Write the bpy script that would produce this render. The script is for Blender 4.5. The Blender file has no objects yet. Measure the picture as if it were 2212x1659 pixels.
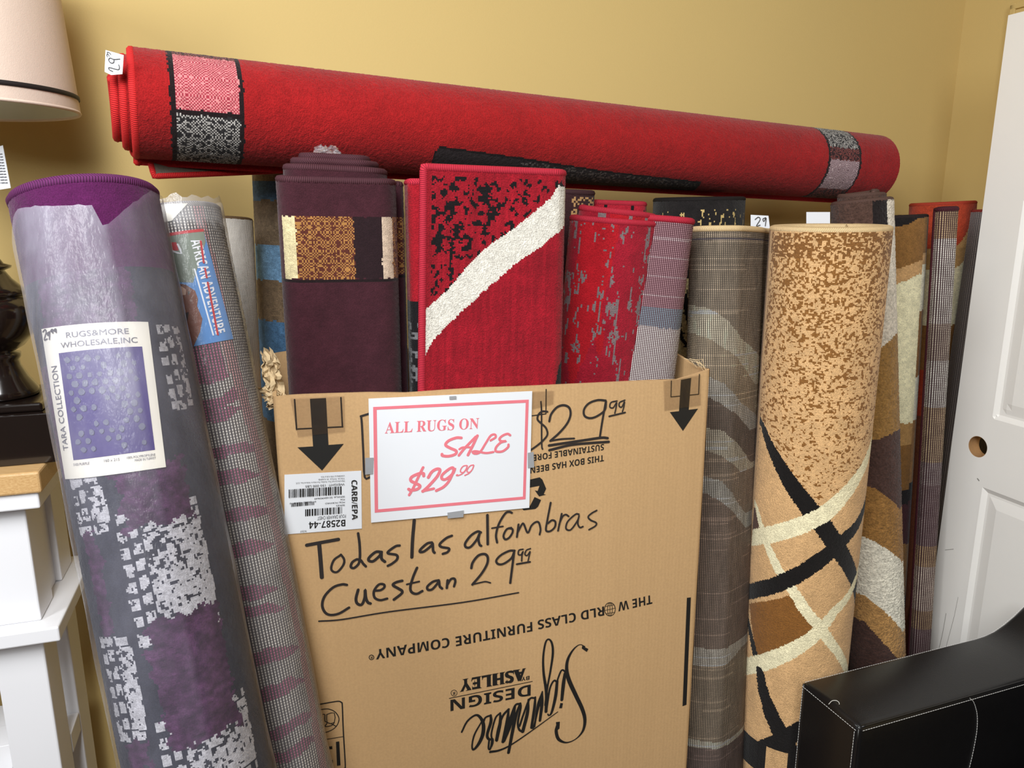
import bpy, bmesh, math, random
import numpy as np
from mathutils import Vector, Matrix
from mathutils.geometry import tessellate_polygon

SC = bpy.context.scene
COL = SC.collection

# ------------------------------------------------------------------ camera, light, exposure
W_PX, H_PX, F_PX = 2212.0, 1659.0, 1661.0
EYE, PITCH = 1.6, math.radians(12.8)
cam_d = bpy.data.cameras.new('camera')
cam_d.sensor_width = 36.0
cam_d.lens = 36.0 * F_PX / W_PX
cam_d.clip_start = 0.05
cam = bpy.data.objects.new('camera', cam_d)
cam.location = (0, 0, EYE)
cam.rotation_euler = (math.pi / 2 - PITCH, 0, 0)
COL.objects.link(cam)
SC.camera = cam

SC.view_settings.view_transform = 'Standard'
SC.view_settings.look = 'None'
SC.view_settings.gamma = 1.0
SC.view_settings.use_curve_mapping = False
SC.view_settings.exposure = 0.0

wd = bpy.data.worlds.new('room_light')
SC.world = wd
wd.use_nodes = True
wd.node_tree.nodes['Background'].inputs[0].default_value = (1.0, 0.94, 0.85, 1)
wd.node_tree.nodes['Background'].inputs[1].default_value = 0.065

def area(name, loc, aim, size, power, color=(1, 1, 1)):
    d = bpy.data.lights.new(name, 'AREA')
    d.shape = 'RECTANGLE'
    d.size, d.size_y = size
    d.energy = power
    d.color = color
    o = bpy.data.objects.new(name, d)
    o.location = loc
    o.rotation_euler = (Vector(aim) - Vector(loc)).to_track_quat('-Z', 'Y').to_euler()
    COL.objects.link(o)
    return o

area('ceiling_or_fill_light', (-0.35, -0.15, 2.70), (-0.30, 0.90, 0.3), (0.60, 1.2), 44, (0.99, 1.0, 1.0))
area('ceiling_or_fill_light', (0.15, -1.5, 2.70), (0.25, 0.8, 0.5), (0.6, 1.2), 44, (0.98, 1.0, 1.0))  # added fill lamp from the front, lifts the lower parts; no known fixture
area('ceiling_or_fill_light', (-1.9, -1.0, 2.70), (0.6, 1.2, 0.8), (0.6, 1.2), 52, (0.98, 1.0, 1.0))  # added lamp on the left to brighten door face and table front

# ------------------------------------------------------------------ measuring helpers
FW = np.array([0, math.cos(PITCH), -math.sin(PITCH)])
RT = np.array([1.0, 0, 0])
UP = np.cross(RT, FW)
EYEP = np.array([0, 0, EYE])

def ray(x, y):
    return FW + RT * (x - W_PX / 2) / F_PX - UP * (y - H_PX / 2) / F_PX
def at(x, y, Y):
    d = ray(x, y)
    return EYEP + d * Y / d[1]
def on_plane(x, y, o, n):
    d = ray(x, y)
    return EYEP + d * (np.dot(np.asarray(o) - EYEP, n) / np.dot(d, n))
def proj(P):
    P = np.asarray(P, float) - EYEP
    z = P @ FW
    return np.stack([W_PX / 2 + F_PX * (P @ RT) / z, H_PX / 2 - F_PX * (P @ UP) / z], -1)
def e1(deg):
    a = math.radians(deg)
    return np.array([math.cos(a), math.sin(a), 0.0])
def e2(deg):
    a = math.radians(deg)
    return np.array([-math.sin(a), math.cos(a), 0.0])
ZZ = np.array([0, 0, 1.0])

def unit(v):
    v = np.asarray(v, float)
    return v / np.linalg.norm(v)
def lin(c):
    c = np.asarray(c, float) / 255.0
    return np.where(c <= 0.04045, c / 12.92, ((c + 0.055) / 1.055) ** 2.4)

# ------------------------------------------------------------------ noise on lattices (pattern drawing)
def h2(ix, iy, seed=0):
    ix = np.asarray(ix).astype(np.int64); iy = np.asarray(iy).astype(np.int64)
    n = (ix * 374761393 + iy * 668265263 + seed * 974634777) & 0xFFFFFFFF
    n = ((n ^ (n >> 13)) * 1274126177) & 0xFFFFFFFF
    n = (n ^ (n >> 16)) & 0xFFFFFF
    return n / float(0x1000000)
def vn(x, y, seed=0):
    x = np.asarray(x, float); y = np.asarray(y, float)
    ix, iy = np.floor(x), np.floor(y)
    fx, fy = x - ix, y - iy
    fx = fx * fx * (3 - 2 * fx); fy = fy * fy * (3 - 2 * fy)
    a = h2(ix, iy, seed); b = h2(ix + 1, iy, seed); c = h2(ix, iy + 1, seed); d = h2(ix + 1, iy + 1, seed)
    return (a * (1 - fx) + b * fx) * (1 - fy) + (c * (1 - fx) + d * fx) * fy
def fb(x, y, seed=0):
    return 0.55 * vn(x, y, seed) + 0.3 * vn(x * 2.1, y * 2.1, seed + 7) + 0.15 * vn(x * 4.3, y * 4.3, seed + 13)

# ------------------------------------------------------------------ object helpers
ORG = {}
def origin_of(o):
    return ORG.get(o.name, np.zeros(3)) if o is not None else np.zeros(3)
def tag(o, label, cat, group=None):
    o['label'] = label; o['category'] = cat
    if group: o['group'] = group
    return o
def thing(name, loc, label, cat, group=None):
    o = bpy.data.objects.new(name, None)
    o.empty_display_size = 0.1
    o.location = Vector([float(v) for v in loc])
    COL.objects.link(o)
    ORG[o.name] = np.asarray(loc, float)
    return tag(o, label, cat, group)
def link_mesh(name, me, parent, mats):
    o = bpy.data.objects.new(name, me)
    for m in mats: me.materials.append(m)
    COL.objects.link(o)
    if parent is not None: o.parent = parent
    ORG[o.name] = origin_of(parent)
    return o
def mesh(name, V, F, mats, parent=None, smooth=False, midx=None, uv=None, kind=None, label=None):
    """V world coordinates; written relative to the parent's origin."""
    if not isinstance(mats, (list, tuple)): mats = [mats]
    V = np.asarray(V, float) - origin_of(parent)
    me = bpy.data.meshes.new(name)
    me.from_pydata([tuple(v) for v in V], [], [tuple(int(i) for i in f) for f in F])
    if midx is not None: me.polygons.foreach_set('material_index', np.asarray(midx, np.int32))
    if smooth: me.polygons.foreach_set('use_smooth', np.ones(len(me.polygons), bool))
    if uv is not None:
        l = me.uv_layers.new(name='UVMap')
        idx = np.zeros(len(me.loops), np.int32); me.loops.foreach_get('vertex_index', idx)
        l.data.foreach_set('uv', np.asarray(uv, float)[idx].ravel())
    me.update()
    o = link_mesh(name, me, parent, mats)
    if kind: o['kind'] = kind
    if label: o['label'] = label
    return o

class MB:
    """collects pieces of ONE part"""
    def __init__(s): s.V, s.F, s.U = [], [], []
    def add(s, V, F, U=None):
        n = len(s.V); V = [np.asarray(v, float) for v in V]
        s.V += V; s.F += [tuple(i + n for i in f) for f in F]
        s.U += list(U) if U is not None else [(0, 0)] * len(V)
    def build(s, name, mats, parent=None, **k):
        return mesh(name, s.V, s.F, mats, parent, uv=s.U, **k)
    def box(s, o, X, Y, Z, u, v, w, b=0.0):
        """box spanning u,v,w ranges in the frame o,X,Y,Z with bevel b"""
        bm = bmesh.new()
        bmesh.ops.create_cube(bm, size=1)
        for q in bm.verts:
            q.co = Vector(((u[0] + u[1]) / 2 + q.co.x * (u[1] - u[0]), (v[0] + v[1]) / 2 + q.co.y * (v[1] - v[0]), (w[0] + w[1]) / 2 + q.co.z * (w[1] - w[0])))
        if b > 0:
            bmesh.ops.bevel(bm, geom=bm.edges[:], offset=b, segments=2, affect='EDGES', profile=0.5)
        bm.verts.index_update()
        V = [np.asarray(o) + X * q.co.x + Y * q.co.y + Z * q.co.z for q in bm.verts]
        F = [[q.index for q in f.verts] for f in bm.faces]
        bm.free()
        s.add(V, F)
    def tube(s, P, r, seg=8, cap=True, closed=False, flat=1.0):
        P = np.asarray(P, float); n = len(P)
        T = np.gradient(P, axis=0) if not closed else (np.roll(P, -1, 0) - np.roll(P, 1, 0))
        T /= np.maximum(np.linalg.norm(T, axis=1, keepdims=True), 1e-9)
        ref = np.array([0, 0, 1.0]) if abs(T[0][2]) < 0.9 else np.array([0, 1.0, 0])
        N = np.cross(T[0], ref); N /= np.linalg.norm(N)
        L = np.concatenate([[0], np.cumsum(np.linalg.norm(np.diff(P, axis=0), axis=1))])
        rr = np.broadcast_to(np.asarray(r, float), (n,))
        V, U = [], []
        for i in range(n):
            N = N - T[i] * np.dot(N, T[i]); N /= max(np.linalg.norm(N), 1e-9)
            B = np.cross(T[i], N)
            for k in range(seg):
                a = 2 * math.pi * k / seg
                V.append(P[i] + rr[i] * (math.cos(a) * N * flat + math.sin(a) * B)); U.append((L[i], k / seg))
        F = []
        for i in range(n if closed else n - 1):
            j = (i + 1) % n
            for k in range(seg):
                F.append((i * seg + k, i * seg + (k + 1) % seg, j * seg + (k + 1) % seg, j * seg + k))
        if cap and not closed:
            F.append(tuple(range(seg))[::-1]); F.append(tuple((n - 1) * seg + k for k in range(seg)))
        s.add(V, F, U)
    def lathe(s, c, prof, seg=48):
        n = len(prof); V = []
        for r, z in prof:
            for k in range(seg):
                a = 2 * math.pi * k / seg
                V.append(np.array([c[0] + r * math.cos(a), c[1] + r * math.sin(a), z]))
        F = [(i * seg + k, i * seg + (k + 1) % seg, (i + 1) * seg + (k + 1) % seg, (i + 1) * seg + k) for i in range(n - 1) for k in range(seg)]
        s.add(V, F)

def catmull(P, per=8, closed=False):
    P = np.asarray(P, float)
    if len(P) < 3: 
        t = np.linspace(0, 1, per + 1)[:, None]
        return P[0] * (1 - t) + P[-1] * t
    Q = np.vstack([P[-1:], P, P[:2]]) if closed else np.vstack([2 * P[0] - P[1], P, 2 * P[-1] - P[-2]])
    out = []
    for i in range(1, len(Q) - 2):
        p0, p1, p2, p3 = Q[i - 1], Q[i], Q[i + 1], Q[i + 2]
        for k in range(per):
            t = k / per
            out.append(0.5 * ((2 * p1) + (-p0 + p2) * t + (2 * p0 - 5 * p1 + 4 * p2 - p3) * t * t + (-p0 + 3 * p1 - 3 * p2 + p3) * t ** 3))
    out.append(Q[-2])
    return np.array(out)

# ------------------------------------------------------------------ materials
class NT:
    def __init__(s, name):
        s.m = bpy.data.materials.new(name); s.m.use_nodes = True
        s.t = s.m.node_tree; s.b = s.t.nodes['Principled BSDF']; s.out = s.t.nodes['Material Output']
    def n(s, typ, **k):
        q = s.t.nodes.new(typ)
        for a, v in k.items():
            if a.startswith('_'): setattr(q, a[1:], v)
            else: q.inputs[a.replace('~', ' ')].default_value = v
        return q
    def l(s, a, b): s.t.links.new(a, b)
    def math(s, op, a, b=None, c=None):
        q = s.t.nodes.new('ShaderNodeMath'); q.operation = op
        for i, v in enumerate((a, b, c)):
            if v is None: continue
            if isinstance(v, (int, float)): q.inputs[i].default_value = v
            else: s.l(v, q.inputs[i])
        return q.outputs[0]
    def mix(s, fac, a, b, blend='MIX'):
        q = s.t.nodes.new('ShaderNodeMix'); q.data_type = 'RGBA'; q.blend_type = blend
        for i, v in ((0, fac), (6, a), (7, b)):
            if isinstance(v, (int, float)): q.inputs[i].default_value = v
            elif isinstance(v, (tuple, list, np.ndarray)): q.inputs[i].default_value = (*[float(x) for x in v[:3]], 1)
            else: s.l(v, q.inputs[i])
        return q.outputs[2]
    def noise(s, scale, detail=3, vec=None, rough=0.5):
        q = s.n('ShaderNodeTexNoise', Scale=scale, Detail=detail, Roughness=rough)
        if vec is None: vec = s.obj()
        s.l(vec, q.inputs['Vector'])
        return q.outputs['Fac']
    def obj(s):
        if not hasattr(s, '_o'): s._o = s.t.nodes.new('ShaderNodeTexCoord')
        return s._o.outputs['Object']
    def uv(s):
        s.obj(); return s._o.outputs['UV']
    def stretch(s, vec, sc):
        q = s.t.nodes.new('ShaderNodeMapping'); q.inputs['Scale'].default_value = sc
        s.l(vec, q.inputs['Vector']); return q.outputs[0]
    def rng(s, v, a, b, c, d):
        q = s.t.nodes.new('ShaderNodeMapRange'); s.l(v, q.inputs[0])
        for i, x in enumerate((a, b, c, d)): q.inputs[i + 1].default_value = x
        return q.outputs[0]
    def bump(s, h, strength, dist):
        q = s.n('ShaderNodeBump', Strength=strength, Distance=dist); s.l(h, q.inputs['Height'])
        s.l(q.outputs[0], s.b.inputs['Normal']); return q.outputs[0]
    def set(s, **k):
        for a, v in k.items(): s.b.inputs[a.replace('_', ' ')].default_value = v
        return s

def plain(name, rgb, rough=0.6, var=0.06, scale=60, bump=0.0, bscale=200, metallic=0.0, spec=0.5, coat=0.0):
    m = NT(name)
    c = lin(rgb)
    f = m.noise(scale, 3)
    m.l(m.mix(f, c * (1 - var), np.minimum(c * (1 + var), 1)), m.b.inputs['Base Color'])
    m.set(Roughness=rough, Metallic=metallic)
    m.b.inputs['Specular IOR Level'].default_value = spec
    m.b.inputs['Coat Weight'].default_value = coat
    if bump: m.bump(m.noise(bscale, 4), bump, 0.002)
    return m.m

def pile(name, fuzz=0.5, fine=420):
    m = NT(name)
    a = m.n('ShaderNodeAttribute', _attribute_name='col')
    f = m.noise(fine, 2); g = m.noise(60, 3)
    v = m.math('MULTIPLY', m.rng(f, 0.25, 0.75, 0.72, 1.22), m.rng(g, 0.3, 0.7, 0.9, 1.08))
    mul = m.n('ShaderNodeVectorMath', _operation='SCALE')
    m.l(a.outputs['Color'], mul.inputs[0]); m.l(v, mul.inputs['Scale'])
    m.l(mul.outputs[0], m.b.inputs['Base Color'])
    m.set(Roughness=0.95)
    m.b.inputs['Specular IOR Level'].default_value = 0.12
    m.b.inputs['Sheen Weight'].default_value = 0.12
    m.b.inputs['Sheen Roughness'].default_value = 0.5
    m.bump(m.math('ADD', f, m.math('MULTIPLY', g, 0.14)), fuzz, 0.004)
    return m.m

def weave(name, pu=0.0034, pv=0.0034, dark=(30, 27, 26), hole=0.6):
    """open woven backing: light knots on dark gaps; thread colour from the pattern"""
    m = NT(name)
    a = m.n('ShaderNodeAttribute', _attribute_name='col')
    sp = m.n('ShaderNodeSeparateXYZ'); m.l(m.uv(), sp.inputs[0])
    j = m.noise(90, 2)
    su = m.math('SINE', m.math('MULTIPLY', sp.outputs[0], 2 * math.pi / pu))
    sv = m.math('SINE', m.math('ADD', m.math('MULTIPLY', sp.outputs[1], 2 * math.pi / pv), m.math('MULTIPLY', j, 3.0)))
    hu = m.rng(su, -0.5, 0.6, 0, 1); hv = m.rng(sv, -0.7, 0.4, 0, 1)
    k = m.math('MULTIPLY', hu, m.math('ADD', m.math('MULTIPLY', hv, hole), 1 - hole))
    c = m.mix(k, lin(dark), a.outputs['Color'])
    m.l(c, m.b.inputs['Base Color'])
    m.set(Roughness=0.9)
    m.b.inputs['Specular IOR Level'].default_value = 0.15
    m.bump(k, 0.5, 0.002)
    return m.m

def binding(name, rgb, period=0.0030):
    m = NT(name)
    sp = m.n('ShaderNodeSeparateXYZ'); m.l(m.uv(), sp.inputs[0])
    w = m.math('SINE', m.math('MULTIPLY', m.math('ADD', sp.outputs[0], m.math('MULTIPLY', sp.outputs[1], 0.004)), 2 * math.pi / period))
    k = m.rng(w, -1, 0.3, 0, 1)
    c = lin(rgb)
    n = m.noise(240, 2)
    c1 = m.mix(k, c * 0.55, np.minimum(c * 1.12, 1))
    m.l(m.mix(m.rng(n, 0.35, 0.65, 0, 0.3), c1, c * 0.7), m.b.inputs['Base Color'])
    m.set(Roughness=0.75)
    m.b.inputs['Specular IOR Level'].default_value = 0.25
    m.bump(k, 0.6, 0.0015)
    return m.m

def film(name, milk=0.16, tint=(235, 235, 245), gloss=0.14, scale=18, rough=0.14):
    m = NT(name)
    tr = m.n('ShaderNodeBsdfTransparent'); tr.inputs[0].default_value = (0.94, 0.94, 0.96, 1)
    gl = m.n('ShaderNodeBsdfGlossy', Roughness=rough); di = m.n('ShaderNodeBsdfDiffuse')
    di.inputs[0].default_value = (*lin(tint), 1)
    n1 = m.noise(scale, 5, m.stretch(m.obj(), (1, 1, 0.35)), 0.6)
    n2 = m.noise(scale * 5, 3)
    bp = m.n('ShaderNodeBump', Strength=0.55, Distance=0.012)
    m.l(m.math('ADD', n1, m.math('MULTIPLY', n2, 0.12)), bp.inputs['Height'])
    m.l(bp.outputs[0], gl.inputs['Normal'])
    a = m.n('ShaderNodeAttribute', _attribute_name='milk')
    mf = m.math('MULTIPLY', m.rng(n1, 0.3, 0.75, 0.6, 1.5), m.math('MULTIPLY', a.outputs['Fac'], milk))
    s1 = m.n('ShaderNodeMixShader'); m.l(mf, s1.inputs[0]); m.l(tr.outputs[0], s1.inputs[1]); m.l(di.outputs[0], s1.inputs[2])
    lw = m.n('ShaderNodeLayerWeight', Blend=0.25)
    gf = m.math('ADD', m.math('MULTIPLY', lw.outputs['Fresnel'], 0.5), gloss)
    s2 = m.n('ShaderNodeMixShader'); m.l(gf, s2.inputs[0]); m.l(s1.outputs[0], s2.inputs[1]); m.l(gl.outputs[0], s2.inputs[2])
    m.l(s2.outputs[0], m.out.inputs['Surface'])
    return m.m

def wood(name, light, dark, sc=(1, 18, 18)):
    m = NT(name)
    v = m.stretch(m.obj(), sc)
    n = m.noise(9, 6, v, 0.65)
    m.l(m.mix(m.rng(n, 0.3, 0.7, 0, 1), lin(dark), lin(light)), m.b.inputs['Base Color'])
    m.set(Roughness=0.45)
    m.bump(n, 0.15, 0.002)
    return m.m

def cardboard(name, rgb):
    m = NT(name)
    c = lin(rgb)
    n = m.noise(260, 3); g = m.noise(4, 3)
    v = m.mix(m.rng(n, 0.3, 0.7, 0, 1), c * 0.93, np.minimum(c * 1.05, 1))
    m.l(m.mix(m.rng(g, 0.3, 0.7, 0, 0.35), v, c * 0.88), m.b.inputs['Base Color'])
    m.set(Roughness=0.7)
    m.b.inputs['Specular IOR Level'].default_value = 0.25
    sp = m.n('ShaderNodeSeparateXYZ'); m.l(m.uv(), sp.inputs[0])
    fl = m.math('SINE', m.math('MULTIPLY', sp.outputs[0], 2 * math.pi / 0.0075))
    cr = m.noise(14, 2, m.stretch(m.uv(), (1, 0.06, 1)))
    m.bump(m.math('ADD', m.math('MULTIPLY', fl, 0.02), m.math('MULTIPLY', cr, 1.2)), 0.35, 0.006)
    return m.m

M = {}
M['pile'] = pile('rug_pile')
M['shag'] = pile('shaggy_pile', 0.9, 230)
M['velvet'] = pile('short_velvet_pile', 0.3, 600)
M['weave'] = weave('woven_backing', .0036, .0036, (62, 57, 52), .75)
M['weave_open'] = weave('open_woven_backing', 0.0042, 0.0042, (80, 75, 77), 0.75)
M['weave_fine'] = weave('fine_linen_weave', 0.0026, 0.0026, (150, 143, 136), 0.6)
M['back'] = plain('plain_backing', (96, 84, 74), 0.95, 0.2, 300, 0.4, 400)
M['wall'] = plain('mustard_wall_paint', (207, 180, 118), 0.72, 0.025, 3, 0.12, 260, spec=0.3)
M['floor'] = wood('dark_floor_boards', (78, 54, 38), (44, 30, 22), (1, 14, 14))
M['white'] = plain('white_painted_wood', (238, 238, 242), 0.42, 0.02, 8)
M['oak'] = wood('light_oak', (222, 184, 130), (188, 144, 90), (3, 70, 70))
M['door'] = plain('white_door_paint', (240, 237, 232), 0.5, 0.04, 5, 0.1, 90)
M['bore'] = plain('raw_fibreboard', (176, 134, 88), 0.9, 0.15, 200)
M['lacquer'] = plain('dark_brown_lacquer', (26, 18, 15), 0.16, 0.1, 20, spec=0.6, coat=0.5)
M['shade'] = plain('beige_shade_fabric', (226, 205, 190), 0.85, 0.04, 150, 0.15, 500)
M['shade_in'] = plain('white_shade_lining', (222, 219, 202), 0.85, 0.03, 60)
M['trim_black'] = plain('black_ribbon', (28, 22, 22), 0.7)
M['kraft'] = cardboard('kraft_cardboard', (194, 158, 114))
M['kraft_raw'] = plain('torn_kraft_paper', (196, 172, 134), 0.9, 0.2, 60, 0.5, 80)
M['ink'] = plain('black_print', (26, 25, 24), 0.55, 0.05, 100)
M['marker'] = plain('black_marker', (44, 39, 38), 0.5, 0.1, 80)
M['pink_ink'] = plain('rose_print', (222, 118, 130), 0.6, 0.03, 100)
M['paper'] = plain('white_paper', (222, 225, 231), 0.6, 0.015, 12)
M['cream_paper'] = plain('cream_paper', (233, 228, 214), 0.5, 0.03, 20)
M['grey_tape'] = plain('silver_duct_tape', (150, 152, 156), 0.45, 0.06, 50, 0.2, 120)
M['pack_tape'] = film('clear_packing_tape', 0.035, (190, 140, 80), 0.02, 30, 0.25)
M['grey_ink'] = plain('grey_print', (92, 92, 100), 0.6)
M['violet_ink'] = plain('violet_print', (58, 40, 112), 0.5, 0.15, 40)
M['blue_ink'] = plain('blue_print', (92, 146, 206), 0.4, 0.1, 20)
M['red_ink'] = plain('red_print', (196, 52, 60), 0.45)
M['white_ink'] = plain('white_print', (236, 238, 242), 0.45)
M['brown_ink'] = plain('brown_print', (124, 70, 48), 0.5, 0.3, 60)
M['tan_ink'] = plain('tan_print', (206, 170, 150), 0.5, 0.2, 60)
M['olive_ink'] = plain('olive_print', (128, 138, 124), 0.5, 0.2, 12)
M['blueblack_ink'] = plain('dark_photo_print', (40, 24, 20), 0.5)
M['film'] = film('clear_plastic_wrap', 0.20, (196, 194, 210), 0.012, 22, 0.28)
M['film_thin'] = film('thin_clear_plastic', 0.08, (225, 225, 230), 0.018, 26, 0.24)
M['leather'] = plain('black_leather', (16, 15, 16), 0.34, 0.15, 40, 0.12, 420, spec=0.5)
M['thread_white'] = plain('white_stitching', (216, 214, 210), 0.7)

# ------------------------------------------------------------------ flat ink helpers
def poly_faces(P2):
    P = [Vector((float(p[0]), float(p[1]), 0)) for p in P2]
    return [tuple(t) for t in tessellate_polygon([P])]
def ribbon(P2, w, per=6):
    """stroke of width w (metres, scalar or per point) along 2-D points -> verts2d, faces"""
    P = np.asarray(P2, float); n0 = len(P)
    ww = np.broadcast_to(np.asarray(w, float), (n0,))
    Q = catmull(np.column_stack([P, ww]), per)
    C, r = Q[:, :2], Q[:, 2] / 2
    T = np.gradient(C, axis=0); T /= np.maximum(np.linalg.norm(T, axis=1, keepdims=True), 1e-9)
    N = np.column_stack([-T[:, 1], T[:, 0]])
    V = []; F = []
    for i in range(len(C)):
        V += [C[i] + N[i] * r[i], C[i] - N[i] * r[i]]
    for i in range(len(C) - 1): F.append((2 * i, 2 * i + 1, 2 * i + 3, 2 * i + 2))
    for e, sgn in ((0, -1), (len(C) - 1, 1)):
        k0 = len(V)
        base = math.atan2(T[e][1] * sgn, T[e][0] * sgn)
        for k in range(7):
            a = base - math.pi / 2 + math.pi * k / 6
            V.append(C[e] + r[e] * np.array([math.cos(a), math.sin(a)]))
        F.append(tuple(range(k0, k0 + 7)))
    return V, F

def refine(V2, F, lim):
    """splits flat pieces until no edge is longer than lim, so they can follow a curved face"""
    V = [np.asarray(v, float) for v in V2]; T = []
    for f in F:
        for i in range(1, len(f) - 1): T.append((f[0], f[i], f[i + 1]))
    mid = {}
    def m(a, b):
        k = (min(a, b), max(a, b))
        if k not in mid: V.append((V[a] + V[b]) / 2); mid[k] = len(V) - 1
        return mid[k]
    out = []
    while T:
        a, b, c = T.pop()
        e = [np.linalg.norm(V[a] - V[b]), np.linalg.norm(V[b] - V[c]), np.linalg.norm(V[c] - V[a])]
        i = int(np.argmax(e))
        if e[i] <= lim: out.append((a, b, c)); continue
        if i == 1: a, b, c = b, c, a
        if i == 2: a, b, c = c, a, b
        q = m(a, b); T += [(a, q, c), (q, b, c)]
    return V, out
_txt = {}
def text_mesh(s):
    if s not in _txt:
        c = bpy.data.curves.new('lettering', 'FONT'); c.body = s; c.resolution_u = 4
        o = bpy.data.objects.new('lettering', c); COL.objects.link(o)
        bpy.context.view_layer.update()
        me = bpy.data.meshes.new_from_object(o.evaluated_get(bpy.context.evaluated_depsgraph_get()))
        V = np.array([v.co[:2] for v in me.vertices]); F = [tuple(p.vertices) for p in me.polygons]
        bpy.data.objects.remove(o); bpy.data.meshes.remove(me); bpy.data.curves.remove(c)
        _txt[s] = (V, F)
    return _txt[s]
def styled(s, style):
    if style is None: return s
    up, lo, dg = {'serif': (0x1D400, 0x1D41A, 0x1D7CE), 'bold': (0x1D5D4, 0x1D5EE, 0x1D7EC)}[style]
    return ''.join(chr(up + ord(c) - 65) if 'A' <= c <= 'Z' else chr(lo + ord(c) - 97) if 'a' <= c <= 'z' else chr(dg + ord(c) - 48) if '0' <= c <= '9' else c for c in s)

class Ink:
    """flat printing on a surface: crop = (x0, y0, scale) of the measured view, to2 maps view px to surface metres, to3 surface metres to space"""
    def __init__(s, to2, to3, px=0.0008):
        s.to2, s.to3, s.px = to2, to3, px; s.crop = (0, 0, 1.0); s.fine = 0; s.clear()
    def clear(s): s.V, s.F, s.k = [], [], 0
    def at(s, x, y): return s.to2(s.crop[0] + x / s.crop[2], s.crop[1] + y / s.crop[2])
    def put(s, V2, F, lift=None):
        if s.fine: V2, F = refine(V2, F, s.fine); lift = None
        n = len(s.V); s.k = getattr(s, 'k', 0) + 1
        v0 = np.asarray(V2[0], float); h = 1e-4
        p = s.to3(v0); nn = np.cross(s.to3(v0 + [h, 0]) - p, s.to3(v0 + [0, h]) - p); nn = unit(nn)
        if nn @ (EYEP - p) < 0: nn = -nn
        for i, v in enumerate(V2): s.V.append(s.to3(v) + nn * (s.k * 1.2e-5 + (lift[i] if lift is not None else 0)))
        s.F += [tuple(i + n for i in f) for f in F]
    def stroke(s, pts, w, per=6):
        w = np.asarray(w, float) / s.crop[2] * s.px
        V, F = ribbon([s.at(*p) for p in pts], w, per)
        s.put(V, F, [min(i, len(V) - 16) * 1.0e-6 for i in range(len(V))])
    def poly(s, pts):
        P = [s.at(*p) for p in pts]; s.put(P, poly_faces(P))
    def ring(s, c, r, w):
        s.stroke([(c[0] + r * math.cos(a), c[1] + r * math.sin(a)) for a in np.linspace(0, 2 * math.pi, 21)], w, 2)
    def text(s, body, p0, p1, up, style=None, caps=True):
        V, F = text_mesh(styled(body, style))
        x0, x1 = V[:, 0].min(), V[:, 0].max()
        cap = text_mesh(styled('H', style))[0][:, 1].max()
        a, b, u = s.at(*p0), s.at(*p1), s.at(p0[0] + up[0], p0[1] + up[1])
        a, b, u = map(np.asarray, (a, b, u))
        P = a + ((V[:, :1] - x0) / (x1 - x0)) * (b - a) + (V[:, 1:] / cap) * (u - a)
        s.put(list(P), F)
    def bars(s, q, n, seed, lo=0.35):
        """bar code in the quadrilateral q (4 px corners, in reading order)"""
        rnd = random.Random(seed)
        q = [np.asarray(s.at(*p)) for p in q]
        x = 0.0
        ed = []
        while x < 1:
            w = rnd.choice([1, 1, 2, 3]) / n; ed.append((x, min(1, x + w))); x += w + rnd.choice([1, 1, 2]) / n
        for a, b in ed:
            P = [q[0] + (q[1] - q[0]) * a, q[0] + (q[1] - q[0]) * b, q[3] + (q[2] - q[3]) * b, q[3] + (q[2] - q[3]) * a]
            s.put(P, [(0, 1, 2, 3)])
    def build(s, name, mat, parent, label=None):
        o = mesh(name, s.V, s.F, mat, parent, label=label); s.clear(); return o

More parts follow.
